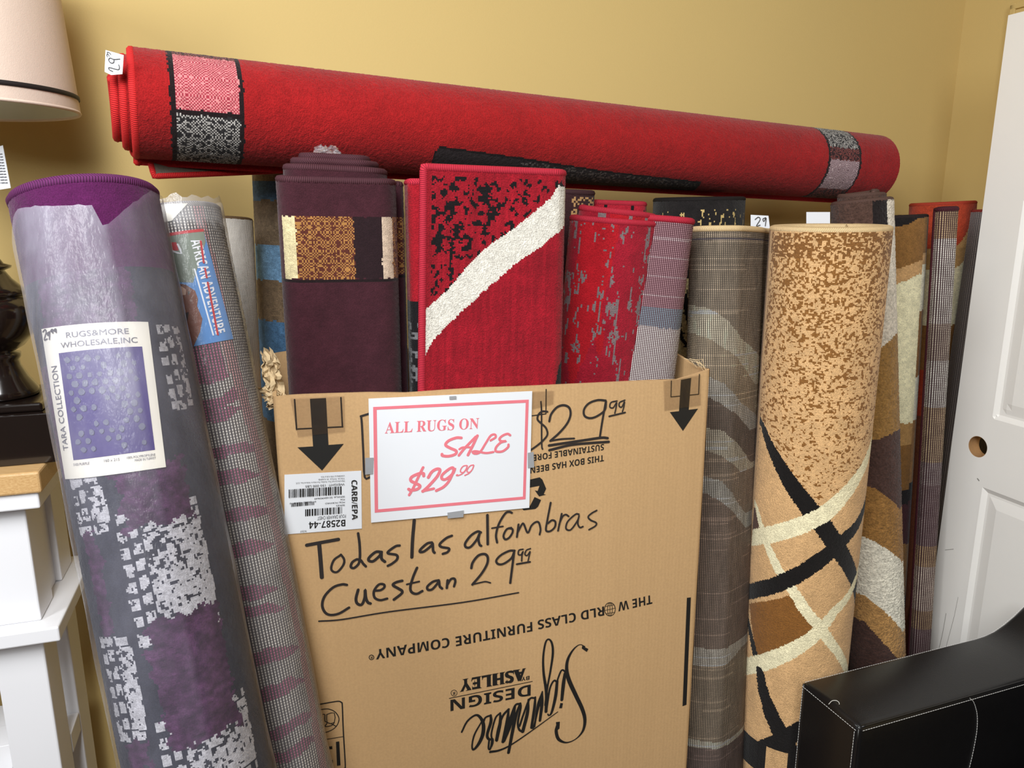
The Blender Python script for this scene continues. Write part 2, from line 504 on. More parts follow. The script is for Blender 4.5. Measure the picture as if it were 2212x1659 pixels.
# ------------------------------------------------------------------ rug sheets
class Sheet:
    """a rug as a thick sheet: cross-section path (local x right, y away) swept down an axis.
    s runs along the path (left to right on the face towards the room), t from the top edge down."""
    def __init__(s, path, top, base, away, th=0.010, tele=None, taper=(1.0, 1.0), smooth=True):
        s.top = np.asarray(top, float); s.base = np.asarray(base, float)
        s.a = unit(s.top - s.base); s.L = np.linalg.norm(s.top - s.base)
        s.X = unit(np.cross(away, s.a)); s.Y = np.cross(s.a, s.X)
        P = catmull(path, 10) if smooth else np.asarray(path, float)
        d = np.concatenate([[0], np.cumsum(np.linalg.norm(np.diff(P, axis=0), axis=1))])
        keep = np.concatenate([[True], np.diff(d) > 1e-7])
        s.p, s.d = P[keep], d[keep]
        s.S = s.d[-1]; s.th = th; s.tele = tele or (lambda q: 0 * q); s.taper = taper
        T = np.gradient(s.p, s.d, axis=0); T /= np.linalg.norm(T, axis=1, keepdims=True)
        s.nrm = np.column_stack([T[:, 1], -T[:, 0]])
    def P(s, ss, tt, off=0.0):
        ss = np.asarray(ss, float); tt = np.asarray(tt, float)
        k = s.taper[0] + (s.taper[1] - s.taper[0]) * np.clip(tt / s.L, -0.2, 1)
        x = np.interp(ss, s.d, s.p[:, 0]) * k + np.interp(ss, s.d, s.nrm[:, 0]) * off
        y = np.interp(ss, s.d, s.p[:, 1]) * k + np.interp(ss, s.d, s.nrm[:, 1]) * off
        z = s.tele(ss) * np.clip(1 - tt / s.L, 0, 1) - tt
        return s.top + x[..., None] * s.X + y[..., None] * s.Y + z[..., None] * s.a
    def find(s, px, py, rng=None, trange=None):
        """surface coordinates (s, t) of the outer face under a measured point"""
        if not hasattr(s, 'seek'): s.seek = {}
        r = rng or s.vis
        key = (r, trange)
        if key not in s.seek:
            t0, t1 = trange or (0, s.L)
            A, B = np.meshgrid(np.linspace(r[0], r[1], 160), np.linspace(t0, t1, 220), indexing='ij')
            P3 = s.P(A, B, s.th / 2)
            N3 = np.interp(A, s.d, s.nrm[:, 0])[..., None] * s.X + np.interp(A, s.d, s.nrm[:, 1])[..., None] * s.Y
            s.seek[key] = (A, B, proj(P3), ((EYEP - P3) * N3).sum(-1) < 0.02 * np.linalg.norm(EYEP - P3, axis=-1))
        A, B, Q, hid = s.seek[key]
        D = ((Q - np.array([px, py])) ** 2).sum(-1) + np.where(hid, 1e5, 0)
        i = np.unravel_index(np.argmin(D), D.shape)
        q = np.array([A[i], B[i]])
        for _ in range(4):
            f = lambda v: proj(s.P(v[0], v[1], s.th / 2))
            r0 = f(q) - np.array([px, py]); h = 1e-4
            J = np.column_stack([(f(q + [h, 0]) - f(q)) / h, (f(q + [0, h]) - f(q)) / h])
            try: dq = np.linalg.lstsq(J, -r0, rcond=0.02)[0]
            except Exception: break
            n = np.linalg.norm(dq)
            q = q + dq * min(1, 0.02 / max(n, 1e-9))
        return q
    def build(s, name, parent, color, mat, vis=None, ds=0.003, dt=0.003, tvis=None, back=None, jit=0.0004, label=None):
        vis = vis or (0.0, s.S); s.vis = vis
        tv = tvis or (0.0, s.L)
        V, F, U, MI, C = [], [], [], [], []
        cnt = [0]
        def block(sa, ta, off, flip, mi, jitter, rim=False):
            A, B = np.meshgrid(sa, ta, indexing='ij')
            o = off
            P = s.P(A, B, 0.0)
            Nn = (np.interp(A, s.d, s.nrm[:, 0])[..., None] * s.X + np.interp(A, s.d, s.nrm[:, 1])[..., None] * s.Y)
            o = np.full(A.shape, off)
            if jitter: o = o + (np.random.RandomState(3).rand(*A.shape) - 0.5) * 2 * jitter
            P = P + Nn * o[..., None]
            n, m = A.shape
            idx = np.arange(n * m).reshape(n, m) + cnt[0]
            q = np.stack([idx[:-1, :-1], idx[:-1, 1:], idx[1:, 1:], idx[1:, :-1]], -1).reshape(-1, 4)
            if flip: q = q[:, ::-1]
            V.append(P.reshape(-1, 3)); U.append(np.stack([A, B], -1).reshape(-1, 2)); F.append(q)
            cs = (0.5 * (A[:-1, :-1] + A[1:, 1:])).ravel(); ct = (0.5 * (B[:-1, :-1] + B[1:, 1:])).ravel()
            C.append(color(cs, 0 * ct + .006 if rim else ct) if mi == 0 else np.tile([100., 88, 78], (len(cs), 1)))
            MI.append(np.full(len(q), mi)); cnt[0] += n * m
        def span(a, b, d): return np.linspace(a, b, max(2, int(math.ceil((b - a) / d)) + 1))
        h = s.th / 2
        tc = span(0, s.L, 0.25)
        tf = span(tv[0], tv[1], dt)
        if tv[0] > 0.001: tf = np.concatenate([span(0, tv[0], 0.05)[:-1], tf])
        if tv[1] < s.L - 0.001: tf = np.concatenate([tf, span(tv[1], s.L, 0.08)[1:]])
        block(span(vis[0], vis[1], ds), tf, h, False, 0, jit)
        if vis[0] > 0.001: block(span(0, vis[0], 0.007), tc, h, False, 0, 0, True)
        if vis[1] < s.S - 0.001: block(span(vis[1], s.S, 0.007), tc, h, False, 0, 0, True)
        sall = span(0, s.S, 0.007)
        block(sall, tc, -h, True, 1, 0)
        # rims
        for tt, fl in ((0.0, True), (s.L, False)):
            A = np.stack([s.P(sall, 0 * sall + tt, h), s.P(sall, 0 * sall + tt, -h)], 1)
            n = len(sall); idx = np.arange(2 * n).reshape(n, 2) + cnt[0]
            q = np.stack([idx[:-1, 0], idx[:-1, 1], idx[1:, 1], idx[1:, 0]], -1)
            if fl: q = q[:, ::-1]
            V.append(A.reshape(-1, 3)); U.append(np.stack([np.repeat(sall, 2), np.tile([0, .01], n)], -1)); F.append(q)
            C.append(color(sall[:-1], 0 * sall[:-1] + min(max(tt, 0.002), s.L - 0.002))); MI.append(np.zeros(len(q), int)); cnt[0] += 2 * n
        for sv, fl in ((0.0, False), (s.S, True)):
            A = np.stack([s.P(sv + 0 * tc, tc, h), s.P(sv + 0 * tc, tc, -h)], 1)
            n = len(tc); idx = np.arange(2 * n).reshape(n, 2) + cnt[0]
            q = np.stack([idx[:-1, 0], idx[:-1, 1], idx[1:, 1], idx[1:, 0]], -1)
            if fl: q = q[:, ::-1]
            V.append(A.reshape(-1, 3)); U.append(np.stack([np.tile([0, .01], n), np.repeat(tc, 2)], -1)); F.append(q)
            C.append(color(sv + 0 * tc[:-1], tc[:-1])); MI.append(np.zeros(len(q), int)); cnt[0] += 2 * n
        V = np.vstack(V) - origin_of(parent); F = np.vstack(F).astype(np.int32); U = np.vstack(U); C = lin(np.vstack(C)); MI = np.concatenate(MI)
        me = bpy.data.meshes.new(name)
        me.vertices.add(len(V)); me.vertices.foreach_set('co', V.ravel())
        me.loops.add(F.size); me.loops.foreach_set('vertex_index', F.ravel())
        me.polygons.add(len(F)); me.polygons.foreach_set('loop_start', np.arange(0, F.size, 4, dtype=np.int32))
        me.update(calc_edges=True)
        me.polygons.foreach_set('material_index', MI.astype(np.int32)); me.polygons.foreach_set('use_smooth', np.ones(len(F), bool))
        l = me.uv_layers.new(name='UVMap'); l.data.foreach_set('uv', U[F.ravel()].ravel())
        at_ = me.attributes.new('col', 'FLOAT_COLOR', 'FACE'); at_.data.foreach_set('color', np.column_stack([C, np.ones(len(C))]).astype(np.float32).ravel())
        me.update()
        o = link_mesh(name, me, parent, [mat, back or M['back']])
        if label: o['label'] = label
        return o
    def bind(s, parent, mat, r=0.006, s0=None, s1=None, left=None, right=None, tlen=None, name='binding', drop=0.0, flat=1.0):
        """whipped edge along the top, and down the free ends when asked"""
        s0 = 0.0 if s0 is None else s0; s1 = s.S if s1 is None else s1
        m = MB()
        n = max(3, int((s1 - s0) / 0.006))
        pts = list(s.P(np.linspace(s0, s1, n), np.full(n, drop)))
        tl = tlen or s.L
        k = int(tl / 0.02) + 2
        if left: pts = list(s.P(np.full(k, s0), np.linspace(tl, 0.006, k))) + pts
        if right: pts = pts + list(s.P(np.full(k, s1), np.linspace(0.006, tl, k)))
        m.tube(pts, r, 8, flat=flat)
        return m.build(name, mat, parent, smooth=True)
    def film(s, parent, mat, s0, s1, topfn, bottom, off=0.004, milk=None, name='plastic_wrap', ds=0.006, dt=0.012, wav=0.0015):
        """loose plastic sleeve over the outer face; topfn(s) gives the torn upper edge"""
        sa = np.linspace(s0, s1, int((s1 - s0) / ds)); k = int((bottom) / dt)
        V = []; mk = []; U = []
        for q in sa:
            t0 = topfn(q)
            ta = np.linspace(t0, bottom, k)
            w = wav * (vn(q * 45 + ta * 8, ta * 14, 5) - 0.3) * 2
            V += list(s.P(np.full(k, q), ta) + (np.interp(q, s.d, s.nrm[:, 0]) * s.X + np.interp(q, s.d, s.nrm[:, 1]) * s.Y) * (s.th / 2 + off + w)[:, None])
            mk += list(milk(np.full(k, q), ta) if milk else np.ones(k)); U += list(zip(np.full(k, q), ta))
        n = len(sa); F = [(i * k + j, i * k + j + 1, (i + 1) * k + j + 1, (i + 1) * k + j) for i in range(n - 1) for j in range(k - 1)]
        o = mesh(name, V, F, mat, parent, smooth=True, uv=U)
        a = o.data.attributes.new('milk', 'FLOAT', 'POINT'); a.data.foreach_set('value', np.asarray(mk, np.float32))
        return o
    def ink(s, off, crop, px=0.0007, quad=None):
        """printing on the curved face; quad = px corners defining a straight paper in (s,t)"""
        o = s.th / 2 + off
        return _mk_ink(lambda x, y: s.find(x, y), lambda v: s.P(v[0], v[1], o), crop, px, 0.009)
    def patch(s, name, parent, mat, quad, crop, off, n=14, label=None):
        Q = [s.find(crop[0] + x / crop[2], crop[1] + y / crop[2]) for x, y in quad]
        V, F = [], []
        for i in range(n + 1):
            for j in range(n + 1):
                a, b = i / n, j / n
                q = (Q[0] * (1 - a) + Q[1] * a) * (1 - b) + (Q[3] * (1 - a) + Q[2] * a) * b
                V.append(s.P(q[0], q[1], s.th / 2 + off))
        F = [(i * (n + 1) + j, i * (n + 1) + j + 1, (i + 1) * (n + 1) + j + 1, (i + 1) * (n + 1) + j) for i in range(n) for j in range(n)]
        return mesh(name, V, F, mat, parent, smooth=True, label=label)
def _mk_ink(to2, to3, crop, px, fine=0):
    k = Ink(to2, to3, px); k.crop = crop; k.fine = fine; return k

def spiral(R, turns=2.6, pitch=0.013, end=-60, sx=1.0, sy=1.0, n=18):
    """rolled-up cross-section, inner end first, outer free end at angle `end` (deg, ccw; -90 faces the room)"""
    a1 = math.radians(end); a0 = a1 - turns * 2 * math.pi
    A = np.linspace(a0, a1, int(turns * n) + 1)
    r = R - pitch * (a1 - A) / (2 * math.pi)
    return np.column_stack([r * np.cos(A) * sx, r * np.sin(A) * sy])
def flat_roll(w, d, turns=3, pitch=0.012, end='left'):
    """flattened roll, rounded rectangle cross-section, ccw, inner first; ends after the front face"""
    pts = []
    for k in range(turns):
        q = (turns - 1 - k) * pitch
        a, b = w / 2 - q, d / 2 - q
        if a < 0.02 or b < 0.012: continue
        c = min(0.022, b * 0.7)
        p2 = pitch * 0.5
        pts += [(-a, -b + c), (-a + c, -b), (0, -b), (a - c, -b), (a, -b + c), (a, 0 + 0), (a, b - c), (a - c, b), (0, b), (-a - p2 + c, b), (-a - p2, b - c), (-a - p2, 0)]
    return pts

# distance tools for pattern drawing in (s,t)
def dist_poly(x, y, P, W):
    """signed clearance: distance to the polyline minus half its local width (negative = inside)"""
    P = np.asarray(P, float); W = np.broadcast_to(np.asarray(W, float), (len(P),))
    best = np.full(x.shape, 9.0)
    for i in range(len(P) - 1):
        a, b = P[i], P[i + 1]; d = b - a; L2 = max(d @ d, 1e-12)
        k = np.clip(((x - a[0]) * d[0] + (y - a[1]) * d[1]) / L2, 0, 1)
        dd = np.hypot(x - a[0] - k * d[0], y - a[1] - k * d[1]) - (W[i] + (W[i + 1] - W[i]) * k) / 2
        best = np.minimum(best, dd)
    return best
def inside(x, y, P):
    c = np.zeros(x.shape, bool); n = len(P)
    for i in range(n):
        x1, y1 = P[i]; x2, y2 = P[(i + 1) % n]
        hit = ((y1 > y) != (y2 > y)) & (x < (x2 - x1) * (y - y1) / ((y2 - y1) + 1e-12) + x1)
        c ^= hit
    return c
def base_of(T, B, R=0.0, z=0.0):
    """axis point where a leaning roll stands on the level z"""
    T = np.asarray(T, float); B = np.asarray(B, float)
    d = unit(T - B); zz = z + R * math.sqrt(max(0, 1 - d[2] ** 2))
    return T + (B - T) * (zz - T[2]) / (B[2] - T[2])

# ------------------------------------------------------------------ the room
ROOM = 18.0
A1, A2 = e1(ROOM), e2(ROOM)
CORNER = at(2060, 217, 2.45); CORNER = np.array([CORNER[0], CORNER[1], 0])
def slab(name, o, X, Y, Z, u, v, w, mat, kind='structure'):
    m = MB(); m.box(o, X, Y, Z, u, v, w)
    return m.build(name, mat, None, kind=kind)
slab('floor', CORNER, A1, A2, ZZ, (-3.6, 1.2), (-4.2, 0.12), (-0.1, 0.0), M['floor'])
slab('wall_back', CORNER, A1, A2, ZZ, (-3.6, 0.12), (0.0, 0.12), (0.0, 2.75), M['wall'])
slab('wall_right', CORNER, A1, A2, ZZ, (0.0, 0.12), (-4.2, 0.0), (0.0, 2.75), M['wall'])

# door casing on the right wall, painted like the wall
cq = on_plane(2166, 217, CORNER, A1); cv = float((cq - CORNER) @ A2)
ct = float(on_plane(2180, 12, CORNER, A1)[2])
m = MB()
m.box(CORNER, A1, A2, ZZ, (-0.020, 0.0), (cv - 0.075, cv), (0, ct), 0.004)
m.box(CORNER, A1, A2, ZZ, (-0.026, -0.018), (cv - 0.022, cv - 0.006), (0, ct - 0.004), 0.002)
m.box(CORNER, A1, A2, ZZ, (-0.020, 0.0), (cv - 0.95, cv - 0.0751), (ct - 0.075, ct), 0.004)
m.box(CORNER, A1, A2, ZZ, (-0.026, -0.018), (cv - 0.95, cv - 0.006), (ct - 0.020, ct - 0.006), 0.002)
m.build('trim_1', M['wall'], None, kind='structure')

# ------------------------------------------------------------------ white panel door slab leaning by the rugs
DE = at(2178, 33, 1.93); DH = float(DE[2]); DE = np.array([DE[0], DE[1], 0.0])
Dd = -A2                                   # along the slab, towards the room
Dn = -A1                                   # its visible face
def door_uv(x, y):
    P = on_plane(x, y, DE, Dn) - DE
    return float(P @ Dd), float(P[2])
door = thing('door_slab', DE, 'unhung white panelled door leaning upright in the corner with an empty knob hole', 'door')
ul, lb = door_uv(2146, 905); l1, lt = door_uv(2122, 1052)
DW = 0.76
def panel_depth(a, b, rc):
    x0, x1, z0, z1 = rc
    d = np.minimum(np.minimum(a - x0, x1 - a), np.minimum(b - z0, z1 - b))
    return np.interp(d, [-1, 0, 0.012, 0.018, 0.045, 2], [0, 0, -0.007, -0.007, -0.0015, -0.0015])
rects = []
for z0, z1 in ((0.20, lt), (lb, min(1.62, DH - 0.4)), (min(1.72, DH - 0.3), DH - 0.12)):
    for x0, x1 in ((l1, DW / 2 - 0.05), (DW / 2 + 0.05, DW - l1)):
        rects.append((x0, x1, z0, z1))
offs = [0, 0.006, 0.012, 0.018, 0.030, 0.045]
ga = sorted({0.0, DW} | {round(r[0] + o, 4) for r in rects for o in offs} | {round(r[1] - o, 4) for r in rects for o in offs})
gz = sorted({0.0, DH} | {round(r[2] + o, 4) for r in rects for o in offs} | {round(r[3] - o, 4) for r in rects for o in offs})
A, B = np.meshgrid(ga, gz, indexing='ij')
dep = np.zeros(A.shape)
for r in rects: dep = np.minimum(dep, panel_depth(A, B, r))
V = []; nA, nB = A.shape
for side in (0, 1):
    for i in range(nA):
        for j in range(nB):
            V.append(DE + Dd * A[i, j] + ZZ * B[i, j] + Dn * (dep[i, j] if side == 0 else -0.035 - dep[i, j]))
F = []
for side in (0, 1):
    o = side * nA * nB
    for i in range(nA - 1):
        for j in range(nB - 1):
            q = (o + i * nB + j, o + i * nB + j + 1, o + (i + 1) * nB + j + 1, o + (i + 1) * nB + j)
            F.append(q if side else q[::-1])
N2 = nA * nB
for i in range(nA - 1):
    F.append((i * nB, (i + 1) * nB, N2 + (i + 1) * nB, N2 + i * nB)[::-1])
    F.append((i * nB + nB - 1, (i + 1) * nB + nB - 1, N2 + (i + 1) * nB + nB - 1, N2 + i * nB + nB - 1))
for j in range(nB - 1):
    F.append((j, j + 1, N2 + j + 1, N2 + j)[::-1] if False else (j, j + 1, N2 + j + 1, N2 + j))
    k = (nA - 1) * nB
    F.append((k + j, k + j + 1, N2 + k + j + 1, N2 + k + j)[::-1])
bm = bmesh.new()
vs = [bm.verts.new(Vector(v - DE)) for v in V]
for f in F: bm.faces.new([vs[i] for i in f])
bmesh.ops.recalc_face_normals(bm, faces=bm.faces[:])
me = bpy.data.meshes.new('panelled_slab'); bm.to_mesh(me); bm.free()
slabo = link_mesh('panelled_slab', me, door, [M['door']])
ha, hz = door_uv(2112, 965)
cm = MB(); HC = DE + Dd * ha + ZZ * hz
cm.tube([HC + Dn * 0.05, HC - Dn * 0.09], 0.027, 40)
cut = cm.build('cutter', M['bore'], None)
cut.location = -Vector(DE)
md = slabo.modifiers.new('bore', 'BOOLEAN'); md.operation = 'DIFFERENCE'; md.object = cut; md.solver = 'EXACT'
slabo.parent = None
bpy.context.view_layer.update()
me2 = bpy.data.meshes.new_from_object(slabo.evaluated_get(bpy.context.evaluated_depsgraph_get()))
slabo.modifiers.clear(); slabo.data = me2; slabo.parent = door
bpy.data.objects.remove(cut)
rm = MB()
r0, r1 = 0.027, 0.0262
ring = []
for k in range(40):
    a = 2 * math.pi * k / 40; dvec = math.cos(a) * Dd + math.sin(a) * ZZ
    ring.append((HC + dvec * r0 - Dn * 0.0345, HC + dvec * r0 - Dn * 0.0005, HC + dvec * r1 - Dn * 0.0005, HC + dvec * r1 - Dn * 0.0345))
rm.add([p for q in ring for p in q], [(4 * k + a, 4 * k + (a + 1) % 4, 4 * ((k + 1) % 40) + (a + 1) % 4, 4 * ((k + 1) % 40) + a) for k in range(40) for a in range(4)])
rm.build('knob_hole', M['bore'], door, label='bare fibreboard knob hole')

k = _mk_ink(lambda x, y: door_uv(x, y), lambda v: DE + Dd * v[0] + ZZ * v[1] + Dn * .0006, (0, 0, 1.0), .0011)
for pts, w in ([(2044, 1325), (2036, 1370), (2026, 1412)], 1.3), ([(2062, 1330), (2050, 1375), (2042, 1405)], 1.0), ([(2070, 1290), (2062, 1330)], .9), ([(2042, 1188), (2060, 1186)], 1.2), ([(2112, 1034), (2115, 1038)], 3): k.stroke(pts, w)
k.build('scuff_marks', plain('grey_scuff', (150, 146, 140), .7), door)

# ------------------------------------------------------------------ white side table with an oak top
TC = at(84, 1019, 1.30); TZ = float(TC[2]); TO = np.array([TC[0], TC[1], 0.0])
TW, TD = 0.62, 0.345
table = thing('side_table', TO, 'white two-tier side table with a light oak top under the lamp', 'table')
def tb(name, mat, *boxes, b=0.003, parent=None):
    q = MB()
    for u, v, w in boxes: q.box(TO, A1, A2, ZZ, u, v, w, b)
    return q.build(name, mat, parent or table)
zt = TZ - 0.040
z_led = float(at(80, 1096, 1.31)[2])
z_r1 = float(at(104, 1344, 1.32)[2]); z_r0 = z_r1 - 0.030
tb('tabletop', M['oak'], ((-TW, 0), (0, TD), (zt, TZ)), b=0.004)
tb('cornice', M['white'], ((-TW + .008, -.008), (.008, TD - .008), (z_led, zt - 0.0005)))
P = 0.092; i0 = 0.042
pu = ((-TW + i0, -TW + i0 + P), (-i0 - P, -i0)); pv = ((i0, i0 + P), (TD - i0 - P, TD - i0))
tb('apron', M['white'], ((-TW + i0 + P, -i0 - P), (i0 + .012, i0 + .030), (z_r1, z_led - .0005)), ((-TW + i0 + P, -i0 - P), (TD - i0 - .03, TD - i0 - .012), (z_r1, z_led - .0005)),
   ((-i0 - .03, -i0 - .012), (i0 + P, TD - i0 - P), (z_r1, z_led - .0005)), ((-TW + i0 + .012, -TW + i0 + .03), (i0 + P, TD - i0 - P), (z_r1, z_led - .0005)), b=0.001)
tb('base_moulding', M['white'], ((-TW + .006, -.006), (.006, TD - .006), (z_r0, z_r1 - .0005)))
for u in pu:
    for v in pv:
        tb('leg', M['white'], (u, v, (z_r1, z_led - .001)), ((u[0] + .004, u[1] - .004), (v[0] + .004, v[1] - .004), (0.0, z_r0 - .0005)))
z_sh = float(at(172, 1586, 1.413)[2])
tb('shelf', M['white'], ((-TW + .046, -.046), (i0 + P + .0005, TD - i0 - P - .0005), (z_sh - .045, z_sh)), ((-TW + i0 + P, -i0 - P), (i0 + .012, TD - i0 - .012), (z_sh - .044, z_sh - .0005)), b=0.002)

# ------------------------------------------------------------------ table lamp
LX = -52.0; LY = 1.42
LC = at(LX, 500, LY); LC = np.array([LC[0], LC[1], 0.0])
lamp = thing('table_lamp', np.array([LC[0], LC[1], TZ]), 'black turned table lamp with a beige drum shade on the oak tabletop', 'lamp')
def rz(x, y):
    P = at(x, y, LY); return float(P[0] - LC[0]), float(at(x, y, LY)[2])
zb = TZ + 0.0005
z1 = rz(0, 872)[1]; hw = 0.105
q = MB(); q.box(np.array([LC[0], LC[1], 0]), A1, A2, ZZ, (-hw, hw), (-hw, hw), (zb, z1), 0.002)
q.build('plinth', M['lacquer'], lamp)
q = MB(); q.box(np.array([LC[0], LC[1], 0]), A1, A2, ZZ, (-hw * .84, hw * .84), (-hw * .84, hw * .84), (z1 + .0004, z1 + .016), 0.004)
q.build('step', M['lacquer'], lamp)
px_prof = [(84, 862), (88, 850), (80, 838), (60, 815), (44, 790), (41, 778), (45, 772), (44, 764), (30, 760), (52, 748), (76, 720), (82, 690), (80, 665), (66, 648), (52, 641), (58, 638), (60, 632), (44, 620), (24, 604), (12, 590), (8, 585), (22, 580), (23, 575), (6, 570), (-2, 560), (-14, 545), (-22, 520), (-26, 470)]
prof = []
for x, y in px_prof:
    r, z = rz(x, y); prof.append((max(r * .88, .008), z))
z0 = z1 + .0165
prof = [(0.0005, z0)] + [(r, max(z, z0)) for r, z in prof] + [(.010, prof[-1][1] + .002), (.010, 2.02), (0.0005, 2.02)]
rr = np.array(prof); q = MB(); q.lathe(LC, [tuple(p) for p in rr], 48)
q.build('turned_body', M['lacquer'], lamp, smooth=True)
rb, zbm = rz(176, 234); rt_, ztp = rz(128, -40); rb *= .875; rt_ *= .875
zk = rz(165, 205)[1]
def rad(z): return rb + (rt_ - rb) * (z - zbm) / (ztp - zbm)
ztop = zbm + 0.30
q = MB(); q.lathe(LC, [(rad(zbm), zbm), (rad(ztop), ztop)], 64)
q.build('lamp_shade', M['shade'], lamp, smooth=True)
q = MB(); q.lathe(LC, [(rad(zbm) - .003, zbm + .0005), (rad(ztop) - .003, ztop)], 64)
q.build('shade_lining', M['shade_in'], lamp, smooth=True)
q = MB(); q.lathe(LC, [(rad(zk) + .001, zk), (rad(zk) + .0025, zk + .001), (rad(zk + .007) + .0025, zk + .007), (rad(zk + .008) + .001, zk + .008)], 64)
q.build('shade_ribbon', M['trim_black'], lamp, smooth=True)
q = MB()
q.tube([LC + np.array([rad(zbm) * math.cos(a) - .0015 * math.cos(a), rad(zbm) * math.sin(a) - .0015 * math.sin(a), zbm]) for a in np.linspace(0, 2 * math.pi, 64, endpoint=False)], .003, 6, closed=True)
q.build('shade_rim', M['shade'], lamp, smooth=True)
q = MB()                                   # ring and spokes that carry the shade
q.tube([LC + np.array([0.02 * math.cos(a), 0.02 * math.sin(a), 2.0]) for a in np.linspace(0, 2 * math.pi, 16, endpoint=False)], .002, 6, closed=True)
for k in range(3):
    a = 2 * math.pi * k / 3 + .4
    dv = np.array([math.cos(a), math.sin(a), 0]); q.tube([LC + dv * .018 + ZZ * 2.0, LC + dv * (rad(2.0) - .003) + ZZ * 2.0], .0018, 6)
q.build('shade_spider', M['lacquer'], lamp)
tq = [at(-26, 322, LY - .02), at(6, 314, LY - .02), at(23, 406, LY - .02), at(-14, 412, LY - .02)]
tgo = mesh('hang_tag', tq + [p + np.array([0, .001, 0]) for p in tq], [(3, 2, 1, 0), (4, 5, 6, 7), (0, 1, 5, 4), (1, 2, 6, 5), (2, 3, 7, 6), (3, 0, 4, 7)], M['paper'], lamp, label='white printed hang tag')
q = MB(); q.tube([at(-10, 318, LY - .02), at(-18, 290, LY - .012), at(-38, 300, LY)], .0008, 5); q.build('tag_string', M['kraft_raw'], tgo)
k = _mk_ink(lambda x, y: (x, y), lambda v: at(v[0], v[1], LY - .021), (0, 0, 1.0), 1.0)
for r in range(11):
    y = 333 + r * 6.2
    xa = -20 + r * 1.2
    for a, b in ((0, 8), (11, 18), (20, 24)): k.stroke([(xa + a, y), (xa + b, y - .6)], 1.7)
k.build('tag_lettering', M['grey_ink'], tgo)

# ------------------------------------------------------------------ tall cardboard box holding the middle rugs
YAW = 17.0
B1, B2 = e1(YAW), e2(YAW)
BO = np.array([-0.102, 1.254, 0.0])
BN = -B2
def box_uv(x, y):
    P = on_plane(x, y, BO, BN) - BO
    return np.array([float(P @ B1), float(P[2])])
def box_xyz(v, out=0.0007): return BO + B1 * v[0] + ZZ * v[1] + BN * out
u0, u1 = -0.2855, 0.4945; BD = 0.40
bz = 1.307
box = thing('cardboard_box', BO + B1 * .1, 'tall brown cardboard carton, upside down, holding the red and burgundy rugs', 'box')
def rounded(u0, u1, v0, v1, r, n=5):
    out = []
    for cu, cvv, a0 in ((u0 + r, v0 + r, 180), (u1 - r, v0 + r, 270), (u1 - r, v1 - r, 0), (u0 + r, v1 - r, 90)):
        for k in range(n + 1):
            a = math.radians(a0 + 90 * k / n); out.append((cu + r * math.cos(a), cvv + r * math.sin(a)))
    return out
ring_o = rounded(u0, u1, 0, BD, 0.010)
ro = []
for i in range(len(ring_o)):                                   # denser ring so the top edge can wave
    a, b = np.array(ring_o[i]), np.array(ring_o[(i + 1) % len(ring_o)])
    n = max(1, int(np.linalg.norm(b - a) / 0.02))
    ro += [a + (b - a) * q / n for q in range(n)]
ro = np.array(ro); cen = np.array([(u0 + u1) / 2, BD / 2])
top_px = [(590, 858), (640, 853), (700, 851), (800, 848), (880, 849), (960, 843), (1040, 838), (1130, 835), (1300, 827), (1400, 822), (1465, 820), (1500, 809), (1535, 798)]
top_uv = np.array([box_uv(*p) for p in top_px])
def box_top(u, v):
    z = np.interp(u, top_uv[:, 0], top_uv[:, 1])
    k = np.clip(v / 0.05, 0, 1)
    return z * (1 - k) + (1.312 + 0.006 * math.sin(v * 30 + u * 20)) * k
V, F, U = [], [], []
levels = np.linspace(0.02, 1, 14)
n = len(ro); arc = np.concatenate([[0], np.cumsum(np.linalg.norm(np.diff(ro, axis=0), axis=1))])
wall_t = 0.006
for inner in (0, 1):
    for li, q in enumerate(levels):
        for i in range(n):
            u, v = ro[i]
            if inner:
                cl = lambda x, a, b: min(max(x, a + wall_t), b - wall_t)
                u, v = cl(u, u0, u1), cl(v, 0, BD)
            z = 0.003 + (box_top(ro[i][0], ro[i][1]) - 0.003) * (li / (len(levels) - 1))
            V.append(BO + B1 * u + B2 * v + ZZ * z); U.append((arc[i], z))
L = len(levels); S2 = L * n
for li in range(L - 1):
    for i in range(n):
        j = (i + 1) % n
        F.append((li * n + i, li * n + j, (li + 1) * n + j, (li + 1) * n + i))
        F.append((S2 + li * n + i, S2 + (li + 1) * n + i, S2 + (li + 1) * n + j, S2 + li * n + j))
for i in range(n):
    j = (i + 1) % n; k = (L - 1) * n
    F.append((k + i, k + j, S2 + k + j, S2 + k + i))
mesh('carton_walls', V, F, M['kraft'], box, smooth=False, uv=U)
F = []
fl = [BO + B1 * (u0 + .007) + B2 * .007, BO + B1 * (u1 - .007) + B2 * .007, BO + B1 * (u1 - .007) + B2 * (BD - .007), BO + B1 * (u0 + .007) + B2 * (BD - .007)]
q = MB(); q.box(BO, B1, B2, ZZ, (u0 + .0065, u1 - .0065), (.0065, BD - .0065), (0.001, 0.010)); q.build('carton_floor', M['kraft'], box)
